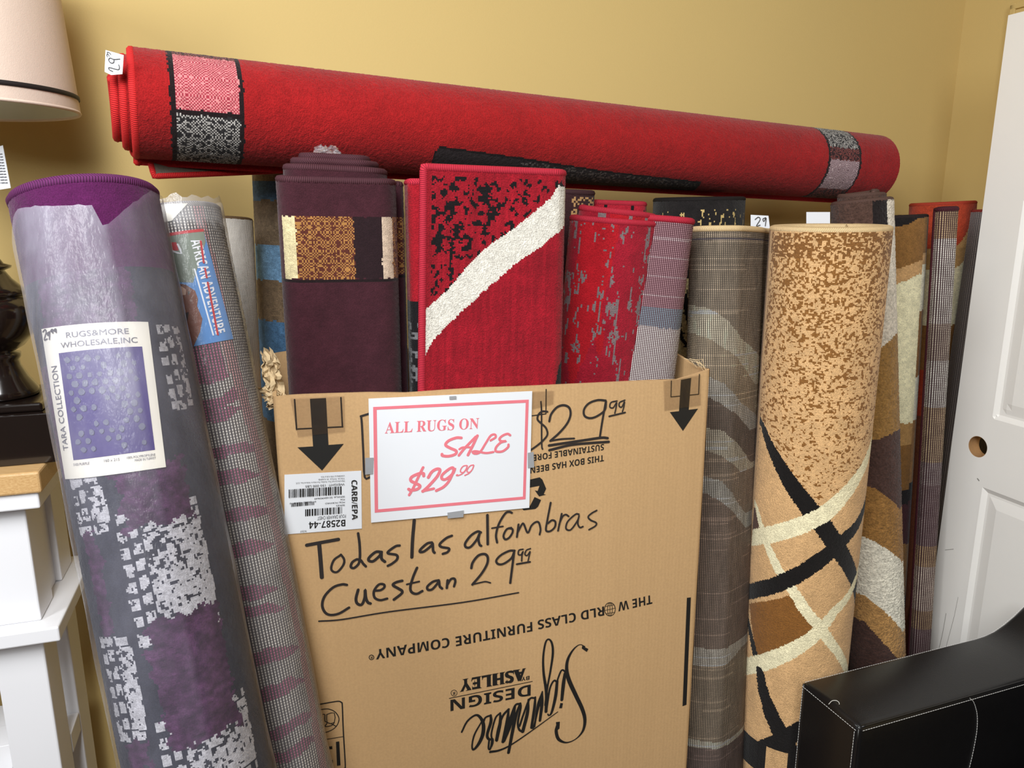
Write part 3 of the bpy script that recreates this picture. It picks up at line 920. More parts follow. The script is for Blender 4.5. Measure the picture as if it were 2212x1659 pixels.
# torn flap remains at the left corner
rnd = random.Random(4)
def crumple(name, mat, parent, c, w, h, n=14, seed=1, amp=.012, lean=(0, 0, 0)):
    V = []; F = []
    for i in range(n + 1):
        for j in range(n + 1):
            a, b = i / n - .5, j / n
            ragged = 1 + .35 * (vn(i * .9, 3.3, seed) - .5) * b
            d = amp * ((vn(i * .55, j * .45, seed) - .5) * 2 + .5 * (vn(i * 1.3, j * 1.1, seed + 3) - .5))
            V.append(np.asarray(c) + B1 * (a * w * (1 - .4 * b) + lean[0] * b + amp * (vn(i * .7, j * .9, seed + 9) - .5)) + B2 * (d + lean[1] * b) + ZZ * (b * h * ragged))
    for i in range(n):
        for j in range(n):
            F.append((i * (n + 1) + j, i * (n + 1) + j + 1, (i + 1) * (n + 1) + j + 1, (i + 1) * (n + 1) + j))
    return mesh(name, V, F, mat, parent, smooth=False)
ca = box_uv(592, 862); cpt = box_xyz((u0 - .004, 1.300), 0.0)
crumple('torn_flap', M['kraft_raw'], box, cpt + B2 * .03 + B1 * .010, .035, .080, seed=2, lean=(-.010, .01, 0))
crumple('torn_flap', M['kraft_raw'], box, cpt + B2 * .030 + B1 * .010 - ZZ * .012, .030, .036, seed=8, amp=.016, lean=(-.016, 0, 0))
q2 = box_xyz((u1 - .012, 1.318), -.02)
mz = MB()
for r in range(7):
    a = rnd.uniform(-.01, .008)
    mz.tube([box_xyz((u1 - .004 + a * .4, 1.305), -.004 - .006 * r), box_xyz((u1 - .010 + a, 1.318 + rnd.uniform(0, .008)), -.010 - .006 * r), box_xyz((u1 - .018 + a, 1.322), -.016 - .007 * r)], .0007, 5)
mz.build('frayed_edge', M['kraft_raw'], box)

bi = Ink(box_uv, lambda v: box_xyz(v, 0.0007), 0.00088)
# printed marks
bi.crop = (620, 850, 9.217)
bi.poly([(455, 103), (775, 87), (825, 1022), (1128, 1000), (697, 1530), (208, 1070), (518, 1050)])
bi.stroke([(150, 120), (190, 710)], 27); bi.stroke([(190, 705), (1108, 660)], 24); bi.stroke([(1072, 80), (1102, 662)], 26)
bi.build('printed_arrow', M['ink'], box)
bi.crop = (1400, 780, 9.219)
bi.poly([(650, 372), (855, 332), (805, 968), (990, 945), (690, 1388), (430, 1015), (612, 995)])
bi.stroke([(460, 392), (452, 712)], 20); bi.stroke([(452, 712), (1003, 658)], 18); bi.stroke([(1018, 262), (1003, 658)], 20)
bi.build('printed_arrow', M['ink'], box)
bi.crop = (1130, 840, 5.925)
bi.stroke([(293, 5), (290, 315)], 13); bi.stroke([(60, 350), (290, 318)], 12)
bi.build('printed_frame', M['ink'], box)
bi.poly([(60, 1165), (210, 1130), (245, 1160), (293, 1275), (262, 1345), (290, 1352), (203, 1375), (148, 1298), (185, 1305), (208, 1238), (60, 1266)])
bi.poly([(145, 1382), (228, 1420), (190, 1505), (155, 1535), (5, 1553), (-25, 1520), (75, 1515), (95, 1480)])
bi.build('recycling_logo', M['ink'], box)
bi.text('SUSTAINABLE FORE', (1032, 703), (128, 843), (0, 78), 'bold')
bi.text('THIS BOX HAS BEEN', (1032, 843), (90, 1000), (0, 80), 'bold')
bi.build('printed_lettering', M['ink'], box)
bi.crop = (0, 0, 1)
bi.poly([(1483.5, 1291), (1492, 1290), (1482.5, 1522), (1474, 1525)])
bi.build('printed_bar', M['ink'], box)
bi.crop = (660, 1260, 2.572)
bi.text('THE W', (1924, 63), (1735, 106), (2, 49), 'bold')
bi.text('RLD CLASS', (1657, 127), (1288, 205), (2, 50), 'bold')
bi.text('FURNITURE', (1258, 213), (832, 296), (2, 52), 'bold')
bi.text('COMPANY', (798, 300), (388, 368), (2, 53), 'bold')
bi.ring((366, 410), 13, 4); bi.text('R', (372, 403), (360, 406), (0, 13), 'bold')
for rx in (1.0, 0.45):
    bi.stroke([(1690 + 30 * rx * math.cos(a), 143 + 37 * math.sin(a)) for a in np.linspace(0, 2 * math.pi, 25)], 4 if rx == 1 else 3, 2)
bi.stroke([(1690, 106), (1690, 180)], 3); bi.stroke([(1661, 150), (1719, 137)], 3)
bi.stroke([(1666, 127), (1710, 119)], 3); bi.stroke([(1668, 168), (1713, 160)], 3)
bi.build('printed_lettering', M['ink'], box)
bi.crop = (960, 1360, 5.9235)
bi.text('DESIGN', (1103, 700), (75, 898), (-2, 140), 'bold')
bi.text('BY', (1088, 588), (985, 606), (-3, 50), 'bold')
bi.text('ASHLEY', (1040, 490), (195, 640), (0, 152), 'serif')
bi.text('ASHLEY', (1034, 490), (201, 638), (0, 150), 'bold')
bi.stroke([(62, 877), (1123, 660)], 10)
bi.ring((122, 808), 38, 7); bi.text('R', (136, 790), (104, 797), (0, 38), 'bold')
bi.poly([(1760, 205), (1840, 245), (1820, 283), (1756, 240)])
bi.stroke([(1795, 215), (1730, 190), (1650, 250), (1580, 370), (1562, 500), (1590, 640), (1680, 840), (1760, 1010), (1795, 1150), (1770, 1290), (1680, 1395), (1560, 1442), (1460, 1400), (1428, 1300), (1440, 1230)], [14, 12, 24, 38, 46, 56, 54, 52, 46, 34, 16, 22, 42, 44, 40])
bi.poly([(1425, 1180), (1475, 1175), (1470, 1262), (1433, 1295)])
bi.stroke([(1540, 560), (1520, 700), (1500, 895)], [40, 50, 42])
bi.stroke([(1560, 600), (1535, 530), (1495, 520), (1455, 610), (1440, 660)], 24)
bi.poly([(1465, 1003), (1502, 1003), (1515, 940), (1482, 935)])
bi.stroke([(1440, 660), (1420, 850), (1372, 1050), (1335, 1095), (1322, 1078)], [38, 44, 34, 20, 20])
bi.stroke([(1440, 670), (1400, 650), (1350, 740), (1322, 900), (1302, 1040)], 26)
bi.stroke([(1298, 1045), (1302, 800), (1268, 560), (1262, 350), (1290, 170), (1330, 120), (1372, 170), (1385, 300), (1355, 520), (1315, 740), (1290, 960)], [42, 42, 34, 28, 26, 22, 28, 32, 28, 26, 34])
bi.stroke([(1250, 790), (1245, 950), (1220, 1160)], [20, 44, 36])
bi.stroke([(1250, 800), (1195, 960), (1150, 1240)], [24, 34, 24])
bi.stroke([(1160, 862), (1150, 1000), (1112, 1250)], [26, 40, 38])
bi.stroke([(1150, 870), (1085, 890), (1010, 1080), (960, 1230)], 28)
bi.stroke([(1110, 1255), (1142, 1235), (1200, 1000), (1250, 860)], 26)
bi.stroke([(1072, 890), (1060, 1060), (1000, 1300)], [24, 46, 46])
bi.stroke([(1005, 1305), (955, 1275), (938, 1180), (972, 1000), (968, 940)], 30)
bi.stroke([(965, 940), (900, 1150), (818, 1570)], [24, 46, 40])
bi.stroke([(960, 945), (905, 965), (850, 1100), (800, 1250)], 30)
bi.stroke([(905, 965), (880, 1090), (830, 1250), (760, 1420)], [24, 40, 44, 40])
bi.stroke([(820, 1015), (800, 1180), (748, 1430)], [24, 48, 44])
bi.stroke([(820, 1015), (745, 1100), (690, 1250), (660, 1410)], 32)
bi.stroke([(712, 1062), (712, 1180), (668, 1415)], [24, 44, 36])
bi.stroke([(712, 1062), (650, 1130), (600, 1320), (605, 1410), (585, 1520), (562, 1510), (570, 1410)], 25)
bi.stroke([(590, 1092), (592, 1180), (545, 1340), (570, 1400), (612, 1395), (612, 1460), (578, 1530)], [30, 42, 38, 34, 30, 26, 24])
bi.stroke([(590, 1092), (525, 1120), (500, 1170)], 26)
bi.stroke([(220, 1305), (290, 1170), (390, 1092), (450, 1112), (495, 1200), (490, 1330), (440, 1450), (372, 1530), (352, 1480), (382, 1340), (470, 1180)], [24, 26, 28, 36, 46, 50, 44, 30, 22, 24, 20])
bi.stroke([(585, 1560), (700, 1540), (850, 1470), (1100, 1300), (1447, 1048)], [35, 30, 22, 18, 12])
bi.build('printed_logo', M['ink'], box)
bi.crop = (660, 1480, 9.27)
bi.stroke([(200, 395), (500, 340), (660, 318), (720, 345), (735, 400), (755, 900), (795, 1600), (770, 1659)], 24)
bi.stroke([(300, 1100), (755, 1025)], 14)
bi.stroke([(200, 510), (335, 480), (470, 475), (600, 540), (668, 660), (640, 780), (560, 870), (420, 935), (300, 940)], 17)
bi.stroke([(430, 580), (575, 550), (575, 740), (435, 745), (425, 580)], 16, 2)
bi.stroke([(350, 580), (390, 590), (390, 720), (520, 770), (610, 820)], 17, 2); bi.stroke([(440, 745), (400, 800), (400, 825), (520, 805), (575, 745)], 17, 2)
bi.poly([(608, 1130), (675, 1120), (700, 1600), (630, 1610)]); bi.poly([(472, 1225), (532, 1215), (538, 1275), (482, 1280)]); bi.poly([(520, 1495), (545, 1490), (548, 1555), (530, 1558)])
bi.build('handling_symbol', M['ink'], box)
# hand-written lettering
bi.to3 = lambda v: box_xyz(v, 0.0011)
bi.crop = (650, 1100, 6.32)
for pts, w in [([(80, 487), (250, 455), (510, 408)], 43), ([(248, 470), (268, 700), (285, 925)], 48),
    ([(540, 622), (450, 690), (412, 800), (445, 850), (505, 845), (578, 755), (588, 680), (545, 615)], 28),
    ([(780, 325), (800, 480), (802, 670), (760, 680), (700, 720), (680, 780), (722, 798), (780, 750), (810, 690), (850, 740), (885, 775)], 32),
    ([(1100, 580), (1020, 580), (935, 650), (925, 695), (985, 705), (1070, 635), (1095, 590), (1100, 670), (1145, 712)], 36),
    ([(1345, 492), (1290, 502), (1195, 570), (1195, 600), (1305, 622), (1310, 680), (1240, 740), (1185, 768)], 33),
    ([(1545, 150), (1522, 420), (1513, 650)], 42),
    ([(1785, 450), (1720, 465), (1635, 540), (1625, 578), (1685, 568), (1780, 490), (1795, 465), (1803, 560), (1822, 590)], 34),
    ([(2058, 358), (1980, 392), (1895, 470), (1915, 510), (2018, 532), (2000, 580), (1935, 605)], 33),
    ([(625, 1028), (560, 1022), (440, 1062), (325, 1180), (290, 1300), (325, 1398), (400, 1438), (520, 1418), (655, 1338)], 33),
    ([(780, 1095), (750, 1220), (772, 1285), (830, 1295), (870, 1200), (875, 1095), (885, 1200), (912, 1265), (948, 1282)], 36),
    ([(1010, 1108), (1090, 1098), (1138, 1058), (1128, 1022), (1062, 1024), (997, 1110), (1005, 1200), (1080, 1236), (1175, 1215)], 32),
    ([(1380, 972), (1300, 992), (1255, 1030), (1330, 1078), (1378, 1110), (1368, 1150), (1268, 1228)], 36),
    ([(1583, 795), (1530, 920), (1492, 1060), (1512, 1128), (1580, 1150), (1655, 1112)], 34), ([(1445, 1021), (1612, 982)], 25),
    ([(1878, 965), (1800, 985), (1725, 1050), (1735, 1095), (1792, 1086), (1860, 1010), (1882, 975), (1892, 1045), (1925, 1078)], 33),
    ([(2000, 965), (1990, 1070)], 34), ([(1992, 1035), (2040, 955), (2088, 942), (2105, 980), (2088, 1048)], 32),
    ([(245, 1523), (560, 1500), (1200, 1395), (2212, 1266), (2967, 1134)], 20)]:
    bi.stroke(pts, w)
bi.crop = (980, 1080, 6.703)
for pts, w in [([(390, 465), (340, 452), (245, 512), (165, 620), (175, 678), (240, 675), (330, 570), (372, 480), (355, 560), (372, 640), (395, 660)], 34),
    ([(485, 215), (490, 635)], 38), ([(838, 182), (800, 167), (742, 192), (652, 340), (610, 500), (625, 610)], 32), ([(550, 404), (710, 377)], 23),
    ([(828, 398), (762, 422), (718, 510), (742, 565), (798, 542), (846, 470), (846, 418), (798, 402)], 30),
    ([(935, 350), (912, 530)], 30), ([(916, 478), (982, 352), (1012, 347), (1068, 470), (1120, 370), (1180, 317), (1228, 322), (1253, 420), (1240, 495)], 28),
    ([(1400, 35), (1350, 300), (1333, 432), (1390, 448), (1458, 390), (1468, 312), (1420, 288), (1362, 332)], 29),
    ([(1560, 195), (1530, 330), (1507, 440)], 28), ([(1522, 350), (1570, 240), (1618, 207), (1660, 232)], 26),
    ([(1808, 202), (1760, 203), (1652, 300), (1620, 388), (1642, 428), (1700, 418), (1790, 290), (1812, 215), (1792, 330), (1822, 393), (1866, 380)], 25),
    ([(2066, 147), (1990, 190), (1943, 240), (1980, 288), (2057, 325), (2048, 370), (1955, 425)], 25),
    ([(252, 980), (272, 900), (350, 802), (440, 777), (488, 820), (480, 920), (400, 1060), (268, 1218)], 36), ([(265, 1218), (400, 1187), (460, 1177), (528, 1194)], 22),
    ([(878, 728), (800, 732), (682, 792), (613, 870), (642, 922), (720, 917), (830, 838), (872, 742)], 32), ([(872, 735), (852, 900), (815, 1195)], 34),
    ([(1000, 708), (942, 722), (932, 780), (970, 788), (1000, 740), (985, 800), (980, 878)], 22), ([(1108, 698), (1050, 722), (1027, 780), (1060, 798), (1102, 740), (1090, 800), (1072, 878)], 20),
    ([(910, 924), (1100, 891)], 28)]:
    bi.stroke(pts, w)
bi.build('marker_lettering', M['marker'], box)
bi.crop = (1130, 840, 5.925)
for pts, w in [([(308, 290), (240, 287), (192, 330), (182, 390), (230, 440), (290, 500), (308, 580), (260, 650), (180, 720), (95, 780)], 24), ([(225, 162), (232, 280), (235, 700), (245, 768)], 20),
    ([(332, 412), (357, 320), (432, 232), (520, 207), (588, 242), (603, 330), (560, 440), (460, 560), (345, 662)], 28), ([(342, 664), (480, 641), (650, 632)], 23),
    ([(1053, 147), (950, 142), (840, 182), (777, 260), (782, 340), (850, 372), (940, 348), (1040, 270), (1058, 162)], 27), ([(1055, 160), (1012, 400), (980, 605)], 27),
    ([(1198, 152), (1122, 172), (1107, 230), (1150, 238), (1193, 172), (1185, 240), (1170, 308)], 18), ([(1298, 142), (1232, 172), (1227, 220), (1260, 228), (1293, 162), (1285, 230), (1267, 288)], 18),
    ([(1098, 349), (1302, 300)], 22), ([(328, 722), (600, 681), (800, 651), (1000, 622), (1078, 628)], 32), ([(333, 782), (600, 716), (850, 691), (1092, 675)], 32)]:
    bi.stroke(pts, w)
bi.build('marker_lettering', M['marker'], box)
bi.crop = (780, 840, 5.529)
bi.stroke([(-2, 325), (8, 420), (25, 750), (42, 1050), (110, 1050)], 22, 3); bi.stroke([(-5, 325), (95, 294)], 22)
bi.build('marker_bracket', M['marker'], box)
# clear packing tape over the arrows
def flat_film(name, quad, crop, out, parent):
    bi.crop = crop
    Q = [bi.at(*p) for p in quad]; n = 10
    V = []; 
    for i in range(n + 1):
        for j in range(n + 1):
            a, b = i / n, j / n
            p = (Q[0] * (1 - a) + Q[1] * a) * (1 - b) + (Q[3] * (1 - a) + Q[2] * a) * b
            V.append(box_xyz(p, out + .0006 * vn(i * .8, j * .8, 3)))
    F = [(i * (n + 1) + j, i * (n + 1) + j + 1, (i + 1) * (n + 1) + j + 1, (i + 1) * (n + 1) + j) for i in range(n) for j in range(n)]
    o = mesh(name, V, F, M['pack_tape'], parent, smooth=True)
    o.data.attributes.new('milk', 'FLOAT', 'POINT').data.foreach_set('value', np.full(len(V), 1.0, np.float32))
flat_film('packing_tape', [(60, 85), (1140, 40), (1150, 750), (215, 860)], (620, 850, 9.217), .0016, box)
flat_film('packing_tape', [(290, 385), (1040, 262), (1035, 870), (310, 985)], (1400, 780, 9.219), .0016, box)
flat_film('packing_tape', [(-80, 40), (385, 15), (380, 190), (-80, 300)], (1130, 840, 5.925), .0016, box)
# shipping label
lcrop = (600, 1000, 10.37)
def flat_card(name, quad, crop, mat, parent, out, th=.0004, uv2=box_uv, label=None, n=1, curl=0.0):
    Q = [np.asarray(uv2(crop[0] + x / crop[2], crop[1] + y / crop[2])) for x, y in quad]
    V = [box_xyz(p, out) for p in Q] + [box_xyz(p, out - th) for p in Q]
    return mesh(name, V, [(3, 2, 1, 0), (4, 5, 6, 7), (0, 1, 5, 4), (1, 2, 6, 5), (2, 3, 7, 6), (3, 0, 4, 7)], mat, parent, label=label)
lab = flat_card('shipping_label', [(150, 258), (1868, 168), (1882, 1462), (150, 1594)], lcrop, M['paper'], box, .0016, label='white barcode shipping label')
li = Ink(box_uv, lambda v: box_xyz(v, 0.0020), 0.00079); li.crop = lcrop
li.text('B2587-44', (1512, 1258), (695, 1312), (0, 150), 'bold')
li.text('FOUR DRAWER CHEST', (1522, 1142), (885, 1197), (0, 74))
li.bars([(1435, 975), (600, 1030), (600, 1185), (1435, 1125)], 70, 3)
li.text('SERIES', (1500, 917), (1305, 930), (0, 34)); li.text('MO#: MCBXNKD', (1500, 852), (1060, 882), (0, 34))
li.text('PO#:', (1500, 790), (1395, 797), (0, 34)); li.text('SERIAL#: 501684909649', (1500, 726), (820, 774), (0, 36))
li.bars([(810, 850), (300, 885), (300, 970), (810, 930)], 60, 5)
li.text('0   24052 73018   0', (855, 835), (265, 880), (0, 34))
li.bars([(1425, 512), (245, 580), (245, 768), (1425, 695)], 110, 9)
li.text('WEIGHT: 150 000 LBS', (1495, 440), (615, 492), (0, 46))
li.text('Manufactured For Ashley Furniture Industries, LLC', (1495, 376), (400, 428), (0, 28))
li.text('TSCA TITLE VI CARB', (1495, 318), (910, 345), (0, 28)); li.text('CONFORME AU TITRE VI DE LA TSCA', (1495, 258), (965, 285), (0, 28))
li.text('PATENT', (640, 1490), (500, 1500), (0, 36))
li.text('CARB/EPA', (1645, 372), (1660, 1258), (128, -4), 'bold')
li.build('label_print', M['ink'], lab)

# ------------------------------------------------------------------ sale sign taped to the box
scrop = (780, 840, 5.529)
sc_c = box_xyz(box_uv(972, 985), .002)
sign = thing('sale_sign', sc_c, 'white paper sale sign with a rose border taped to the cardboard box', 'sign')
SQ = [(86, 112), (2037, 22), (2002, 1413), (117, 1590)]
flat_card('sign_paper', SQ, scrop, M['paper'], sign, .0032, .0006)
si = Ink(box_uv, lambda v: box_xyz(v, 0.0036), 0.00092); si.crop = scrop
ou = [(140, 210), (1995, 122), (1957, 1310), (160, 1470)]; inn = [(183, 243), (1958, 160), (1925, 1278), (200, 1430)]
for k in range(4): si.poly([ou[k], ou[(k + 1) % 4], inn[(k + 1) % 4], inn[k]])
si.text('ALL RUGS ON', (280, 525), (1397, 467), (3, -130), 'serif')
for pts, w in [([(1190, 578), (1130, 577), (1040, 612), (1003, 662), (1060, 700), (1128, 732), (1118, 772), (1040, 796), (968, 790), (960, 772)], 30),
    ([(1162, 786), (1232, 700), (1362, 565)], 28), ([(1382, 552), (1332, 660), (1270, 782)], 30), ([(1168, 712), (1212, 691), (1318, 690)], 22),
    ([(1540, 608), (1598, 572), (1590, 538), (1540, 552), (1482, 640), (1412, 748), (1352, 766), (1325, 745), (1370, 737), (1480, 758), (1572, 746)], 24),
    ([(1772, 546), (1740, 530), (1682, 552), (1645, 590), (1668, 618), (1722, 616), (1660, 634), (1605, 690), (1604, 738), (1680, 738), (1745, 690), (1752, 658)], 26),
    ([(742, 1030), (738, 1002), (690, 1002), (602, 1042), (590, 1088), (650, 1120), (698, 1150), (668, 1188), (592, 1202), (563, 1188)], 32), ([(735, 930), (690, 1020), (620, 1170), (570, 1258)], 28),
    ([(798, 1048), (840, 982), (900, 948), (936, 962), (900, 1040), (802, 1150), (732, 1215)], 32), ([(728, 1212), (800, 1196), (862, 1182)], 28),
    ([(1098, 960), (1088, 932), (1040, 952), (962, 1020), (962, 1066), (1010, 1068), (1090, 1000), (1110, 942), (1050, 1080), (980, 1160), (892, 1206)], 30),
    ([(1254, 906), (1215, 914), (1186, 948), (1182, 983), (1215, 988), (1246, 950), (1262, 904), (1242, 960), (1202, 1004), (1150, 1028)], 13), ([(1334, 900), (1298, 910), (1266, 946), (1259, 980), (1290, 986), (1324, 948), (1340, 900), (1320, 955), (1282, 998), (1232, 1024)], 13),
    ([(1137, 1023), (1143, 1021)], 22)]:
    si.stroke(pts, w)
si.build('sign_lettering', M['pink_ink'], sign)
for qd in ([(45, 815), (145, 812), (138, 1005), (45, 1015)], [(1982, 755), (2050, 745), (2058, 930), (1983, 935)], [(1047, 82), (1128, 78), (1130, 115), (1048, 120)], [(1025, 1468), (1218, 1440), (1215, 1520), (1028, 1537)]):
    flat_card('tape', qd, scrop, M['grey_tape'], sign, .0046, .0006)

# ------------------------------------------------------------------ rugs
def C_(n, rgb): return np.tile(np.asarray(rgb, float), (n, 1))
def vary(c, s, t, amt=0.06, f=40, seed=1):
    return c * (1 - amt + 2 * amt * fb(s * f, t * f, seed))[:, None]
def knots(s, t, q=0.003, seed=0):
    return h2(np.floor(s / q), np.floor(t / q), seed)
def twill(s, t, q=0.0026, seed=0, fill=.5):
    """woven dots in a diagonal lattice with a few dropped and a few doubled knots"""
    i = np.floor(s / q).astype(int); j = np.floor(t / q).astype(int)
    h = h2(i, j, seed)
    return (((i + j) % 2 == 0) & (h < min(.96, fill * 1.9))) | (h > .95)
def tele_in(step, S, pitch_len=0.5):
    return lambda q: np.minimum(np.maximum(S - pitch_len - np.asarray(q, float), 0) / pitch_len * step, step * 3.2)

# --- purple rug in a plastic sleeve
T = at(180, 432, 1.03); Bp = at(425, 1659, .87)
sh = Sheet(spiral(0.086, 2.6, 0.014, end=50), T, base_of(T, Bp, .09), (0, 1, 0), th=0.011)
rug = thing('rolled_rug', sh.base, 'purple and grey rolled rug in a torn plastic sleeve with a white paper label', 'rug')
sh.vis = (sh.S - 0.36, sh.S)
g0 = sh.find(300, 1230); gx = sh.find(420, 1205)
tiles = []
def tile(x0, y0, x1, y1, kind, lean=0.19):
    c = [sh.find(x0, y0), sh.find(x1, y1)]
    tiles.append((min(c[0][0], c[1][0]), max(c[0][0], c[1][0]), c[0][1], c[1][1], kind))
tile(245, 1110, 478, 1345, 'L'); tile(150, 1035, 240, 1150, 'L'); tile(215, 1375, 325, 1600, 'L'); tile(335, 1560, 560, 1659, 'L')
tile(245, 1015, 420, 1110, 'P'); tile(180, 1155, 250, 1370, 'P'); tile(310, 1350, 520, 1560, 'P'); tile(90, 800, 170, 1030, 'P'); tile(270, 1600, 330, 1659, 'P')
tile(180, 720, 330, 1010, 'P'); tile(335, 700, 420, 880, 'l'); tile(60, 520, 300, 700, 'P')
def col_purple(s, t):
    c = C_(len(s), (50, 51, 60)); c = vary(c, s, t, .16, 70, 3)
    sw = s + .006 * (fb(s * 70, t * 70, 31) - .5); tw_ = t + .006 * (fb(s * 70, t * 70, 32) - .5)
    n = fb(s * 210, t * 210, 5); pn = fb(s * 120, t * 160, 15)
    for a, b, u, v, kd in tiles:
        e = np.minimum(np.minimum(sw - a, b - sw), np.minimum(tw_ - u, v - tw_))
        if kd == 'P':
            on = e + .020 * (fb(s * 120, t * 120, 17) - .5) > 0
            q = C_(len(s), (76, 46, 74)) * (0.55 + .85 * pn)[:, None]
            c = np.where(on[:, None], q, c)
            continue
        ins = e > 0
        x, y = sw - a, tw_ - u
        wd, ht = b - a, v - u
        # dashes around the rim, two columns on the left
        dl = (x < .026) & ((x % .013) < .0095) & (((y + .004 * np.floor(x / .013)) % .021) < .014)
        dtp = ((y < .012) | (v - tw_ < .012)) & ((x % .026) < .018) & (np.minimum(y, v - tw_) > .002)
        gx = np.clip((x - .026) / (wd - .026), 0, 1); gy = np.clip(y / ht, 0, 1)
        dens = .60 - .34 * np.clip(gx * .75 + gy * .75 - .18, 0, 1)
        if kd == 'l': dens = dens + .12
        body = (x > .026) & (y > .014) & (v - tw_ > .014) & (n > dens)
        on = ins & (body | ((dl | dtp) & (n > .33)))
        q = C_(len(s), (184, 182, 186)) * (0.84 + .3 * fb(s * 300, t * 300, 8))[:, None]
        c = np.where(on[:, None], q, c)
    return np.where((t < .11)[:, None], C_(len(s), (78, 24, 70)), c)
sh.build('pile_roll', rug, col_purple, M['velvet'], vis=(sh.S - 0.36, sh.S), ds=.002, dt=.002, tvis=(0, 1.02))
sh.bind(rug, binding('purple_whipping', (92, 34, 84)), .0075)
tA = sh.find(35, 470); tB = sh.find(200, 445); tCc = sh.find(222, 492); tD = sh.find(322, 420)
tf = lambda q: float(np.interp(q, [tA[0] - .03, tA[0], tA[0] + .012, tB[0], tB[0] + .004, tCc[0], (tCc[0] + tD[0]) / 2, tD[0], tD[0] + .1], [tA[1] + .03, tA[1], tA[1] - .008, tB[1], tB[1] + .012, tCc[1], tCc[1] * .6 + tD[1] * .4 - .012, tD[1] - .006, tD[1] - .006]) + .003 * vn(q * 300, 0, 2))
sL = sh.find(245, 560)[0]; tL = sh.find(200, 520)[1]
def milk_p(s, t):
    a = np.where(s < sL, 1.0, .45) * np.interp(t, [0, .02, .25, .42, .9, 1.6], [1.25, 1.25, 1.1, .42, .24, .22])
    return a * np.where(t < tL, 1.15, 1.0) * (0.55 + .9 * fb(s * 22, t * 9, 21))
wrap = sh.film(rug, M['film'], tA[0] - .03, tD[0] + .08, tf, sh.L - .03, off=.0035, milk=milk_p, dt=.010)
pc = (80, 680, 4.483)
lb_ = sh.patch('paper_label', rug, M['cream_paper'], [(58, 138), (1068, 72), (1243, 1475), (290, 1588)], pc, .0020, label='white paper label')
sh.patch('label_picture', lb_, M['violet_ink'], [(225, 372), (1010, 310), (1137, 1308), (370, 1405)], pc, .0024)
k = sh.ink(.0027, pc)
k.text('RUGS&MORE', (298, 225), (886, 186), (-6, -53)); k.text('WHOLESALE,INC', (250, 325), (968, 272), (-6, -53))
k.build('label_heading', M['grey_ink'], lb_)
k.text('TARA COLLECTION', (322, 1306), (208, 490), (-44, 6))
k.build('label_side_lettering', M['grey_ink'], lb_)
k.text('S103 PURPLE', (373, 1460), (521, 1446), (-2, -24)); k.text('160 x 215', (660, 1424), (804, 1411), (-2, -26))
k.text('100% POLYPROPYLENE', (873, 1396), (1140, 1364), (-2, -22)); k.text('MADE IN TURKEY', (948, 1420), (1145, 1395), (-2, -22))
k.build('label_lettering', M['grey_ink'], lb_)
rnd = random.Random(11)
k = sh.ink(.0028, pc)
for r in range(12):
    for c in range(7):
        if rnd.random() < .22: continue
        a, b = (c + .75 + (r % 2) * .45) / 8.2, (r + .9) / 13
        x = (225 * (1 - a) + 1010 * a) * (1 - b) + (370 * (1 - a) + 1137 * a) * b
        y = (372 * (1 - a) + 310 * a) * (1 - b) + (1405 * (1 - a) + 1308 * a) * b
        w = rnd.uniform(22, 34)
        pts = [(x + w * math.cos(q) * rnd.uniform(.75, 1.15), y + w * 1.1 * math.sin(q) * rnd.uniform(.75, 1.15)) for q in np.linspace(.8, .8 + 2 * math.pi, 8, endpoint=False)]
        k.poly(pts)
k.build('picture_pattern', plain('grey_violet_print', (98, 100, 122), .5, .25, 90), lb_)
k = sh.ink(.0029, pc)
for pts in ([(78, 165), (100, 142), (108, 170), (92, 242), (120, 232)], [(140, 165), (118, 180), (128, 200), (142, 160), (140, 238)], [(165, 140), (152, 155), (163, 165), (170, 140), (172, 178)], [(195, 135), (182, 150), (193, 160), (200, 135), (204, 172)]):
    k.stroke(pts, 9)
k.build('price_lettering', M['marker'], lb_)

# --- pink and grey woven rug in plastic
T = at(373, 463, 1.198); Bp = at(615, 1659, 1.068)
sh = Sheet(spiral(0.066, 2.2, 0.014, end=60), T, base_of(T, Bp, .072), (0, 1, 0), th=0.010)
rug = thing('rolled_rug', sh.base, 'pink and grey woven roll leaning between the purple rug and the box', 'rug')
sh.vis = (sh.S - 0.30, sh.S)
vband = sorted([tuple(sh.find(x, y))[::-1] for x, y in ((440, 500), (497, 762), (561, 980), (606, 1185), (651, 1390), (688, 1594))])
vbt, vbs = np.array([v[0] for v in vband]), np.array([v[1] for v in vband])
bands = []
for y in (870, 900, 985, 1040, 1120, 1200, 1290, 1330, 1430, 1505, 1590, 1645): bands.append(sh.find(460 + (y - 870) * .17, y)[1])
tp0 = sh.find(400, 752)[1]; tp1 = sh.find(430, 830)[1]
def col_pink(s, t):
    c = C_(len(s), (228, 221, 212)); c = vary(c, s, t, .14, 30, 2); sband = np.interp(t, vbt, vbs)
    wob = .012 * (fb(s * 30, t * 14, 4) - .5) + .02 * (s - sband)
    m = (t > tp0) & (t < tp1 + wob) & (s < sband - .012)
    for i, b in enumerate(bands):
        h = .008 + .005 * h2(i, 3, 2)
        lim = sband - .008 - .05 * h2(i, 8, 4)
        d = np.abs(t - b - wob * 2) + np.clip(s - lim, 0, 1) * .35
        m |= (d < h) & (s < sband - .004)
    c = np.where(m[:, None], C_(len(s), (192, 112, 142)) * (0.85 + .3 * fb(s * 200, t * 60, 3))[:, None], c)
    v = np.abs(s - sband) < .009
    c = np.where(v[:, None], C_(len(s), (230, 172, 172)), c)
    return c
sh.build('woven_roll', rug, col_pink, M['weave_open'], vis=(sh.S - 0.30, sh.S), ds=.003, dt=.003, tvis=(0, 1.05))
sh.bind(rug, binding('grey_whipping', (150, 144, 140)), .006)
